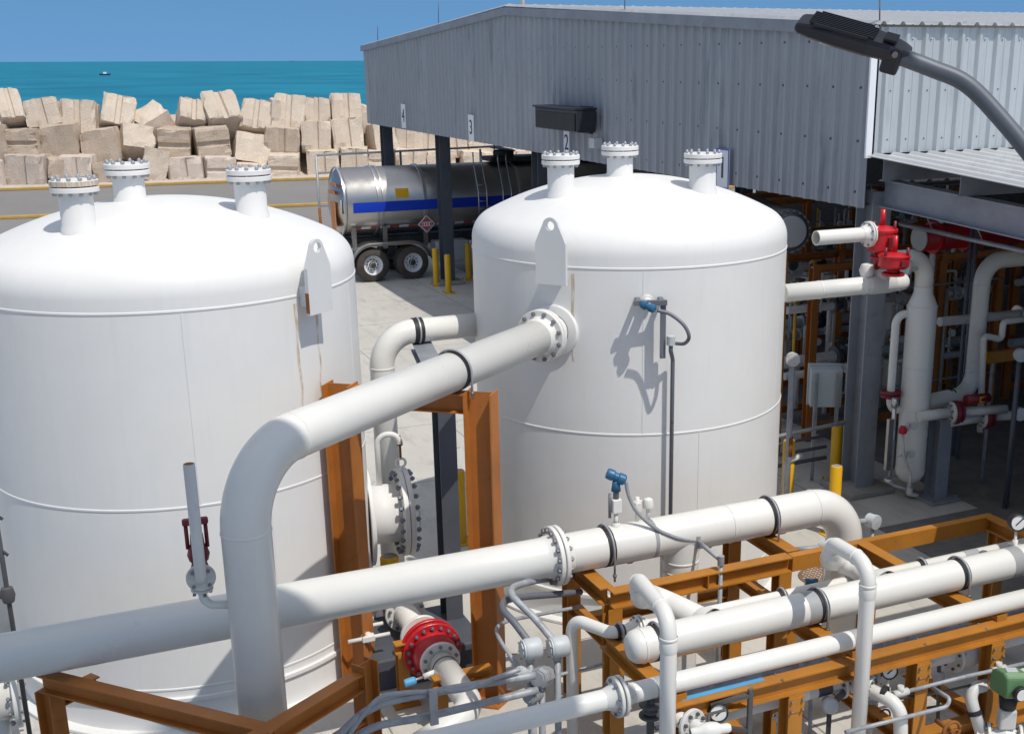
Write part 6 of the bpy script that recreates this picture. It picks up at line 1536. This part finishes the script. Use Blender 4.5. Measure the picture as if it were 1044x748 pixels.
m = MB(); m.box((base.x,base.y,.015), (.4,.4,.03)); m.build('base_plate', M['galv'], lp)

# ================================================================== ADDED UNSEEN CANOPY THAT SHADES THE LEFT FOREGROUND
cn = thing('added_shade_canopy', 'added unseen canopy on tall posts over the viewpoint, casting shade on the left foreground', 'canopy', (4.4, 2.4, 0))
m = MB(); m.prism([(-12,4.85),(3.25,4.85),(5.4,2.85),(5.55,-6),(-12,-6)], (0,0,12), (1,0,0), (0,1,0), (0,0,.25)); m.build('deck', M['beamsteel'], cn)
for x, y in ((-11.5,4.3),(-11.5,-5.5),(5.2,-5.5),(4.6,2.0)): m = MB(); m.hsec((x,y,0), (x,y,11.99), .3, .3); m.build('post', M['beamsteel'], cn)

# ================================================================== LIGHT, SKY, CAMERA
L = V((.2, -.57, 1.0)).normalized()
el = math.asin(L.z)
sun = bpy.data.lights.new('sun', 'SUN'); sun.energy = 2.85; sun.angle = R_(.53); sun.color = (1.0, .95, .875)
so_ = bpy.data.objects.new('sun', sun); COL.objects.link(so_); so_.rotation_euler = (-L).to_track_quat('-Z', 'Y').to_euler(); so_.location = (0, 0, 40)
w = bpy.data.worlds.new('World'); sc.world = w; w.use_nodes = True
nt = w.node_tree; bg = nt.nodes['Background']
sk = nt.nodes.new('ShaderNodeTexSky'); sk.sky_type = 'NISHITA'; sk.sun_disc = False; sk.sun_elevation = el; sk.sun_rotation = math.atan2(L.x, L.y)
sk.air_density = 1.0; sk.dust_density = .3; sk.ozone_density = 2.5; sk.altitude = 0
tc = nt.nodes.new('ShaderNodeTexCoord'); mp = nt.nodes.new('ShaderNodeMapping'); mp.vector_type = 'POINT'
mp.inputs['Location'].default_value = (0, 0, .30); mp.inputs['Scale'].default_value = (1, 1, .85)
nt.links.new(tc.outputs['Generated'], mp.inputs[0]); nt.links.new(mp.outputs[0], sk.inputs[0])
# air near the horizon is a clean blue; overhead it is paler and brightened as added fill light
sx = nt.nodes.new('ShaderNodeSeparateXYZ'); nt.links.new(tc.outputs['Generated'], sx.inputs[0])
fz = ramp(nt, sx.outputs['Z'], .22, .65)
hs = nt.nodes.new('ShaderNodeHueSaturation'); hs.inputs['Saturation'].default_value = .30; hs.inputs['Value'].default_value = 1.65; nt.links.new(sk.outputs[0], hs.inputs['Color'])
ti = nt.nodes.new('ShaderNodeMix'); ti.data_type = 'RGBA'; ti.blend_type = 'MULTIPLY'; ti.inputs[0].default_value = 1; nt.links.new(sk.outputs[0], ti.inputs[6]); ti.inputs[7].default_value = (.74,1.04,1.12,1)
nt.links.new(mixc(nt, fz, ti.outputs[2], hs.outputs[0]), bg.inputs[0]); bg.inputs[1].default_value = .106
cam = bpy.data.cameras.new('camera'); co = bpy.data.objects.new('camera', cam); COL.objects.link(co)
cam.sensor_fit = 'HORIZONTAL'; cam.sensor_width = 36; cam.lens = 36*F0/1044
cam.shift_x = (522-CX)/1044; cam.shift_y = (CY-374)/1044
cam.clip_start = .05; cam.clip_end = 100000
co.matrix_world = MX.Translation(EYEP) @ MX((RT, UP, -FW)).transposed().to_4x4()
sc.camera = co
vs = sc.view_settings; vs.view_transform = 'Standard'; vs.look = 'None'; vs.gamma = 1; vs.use_curve_mapping = False; vs.exposure = .20
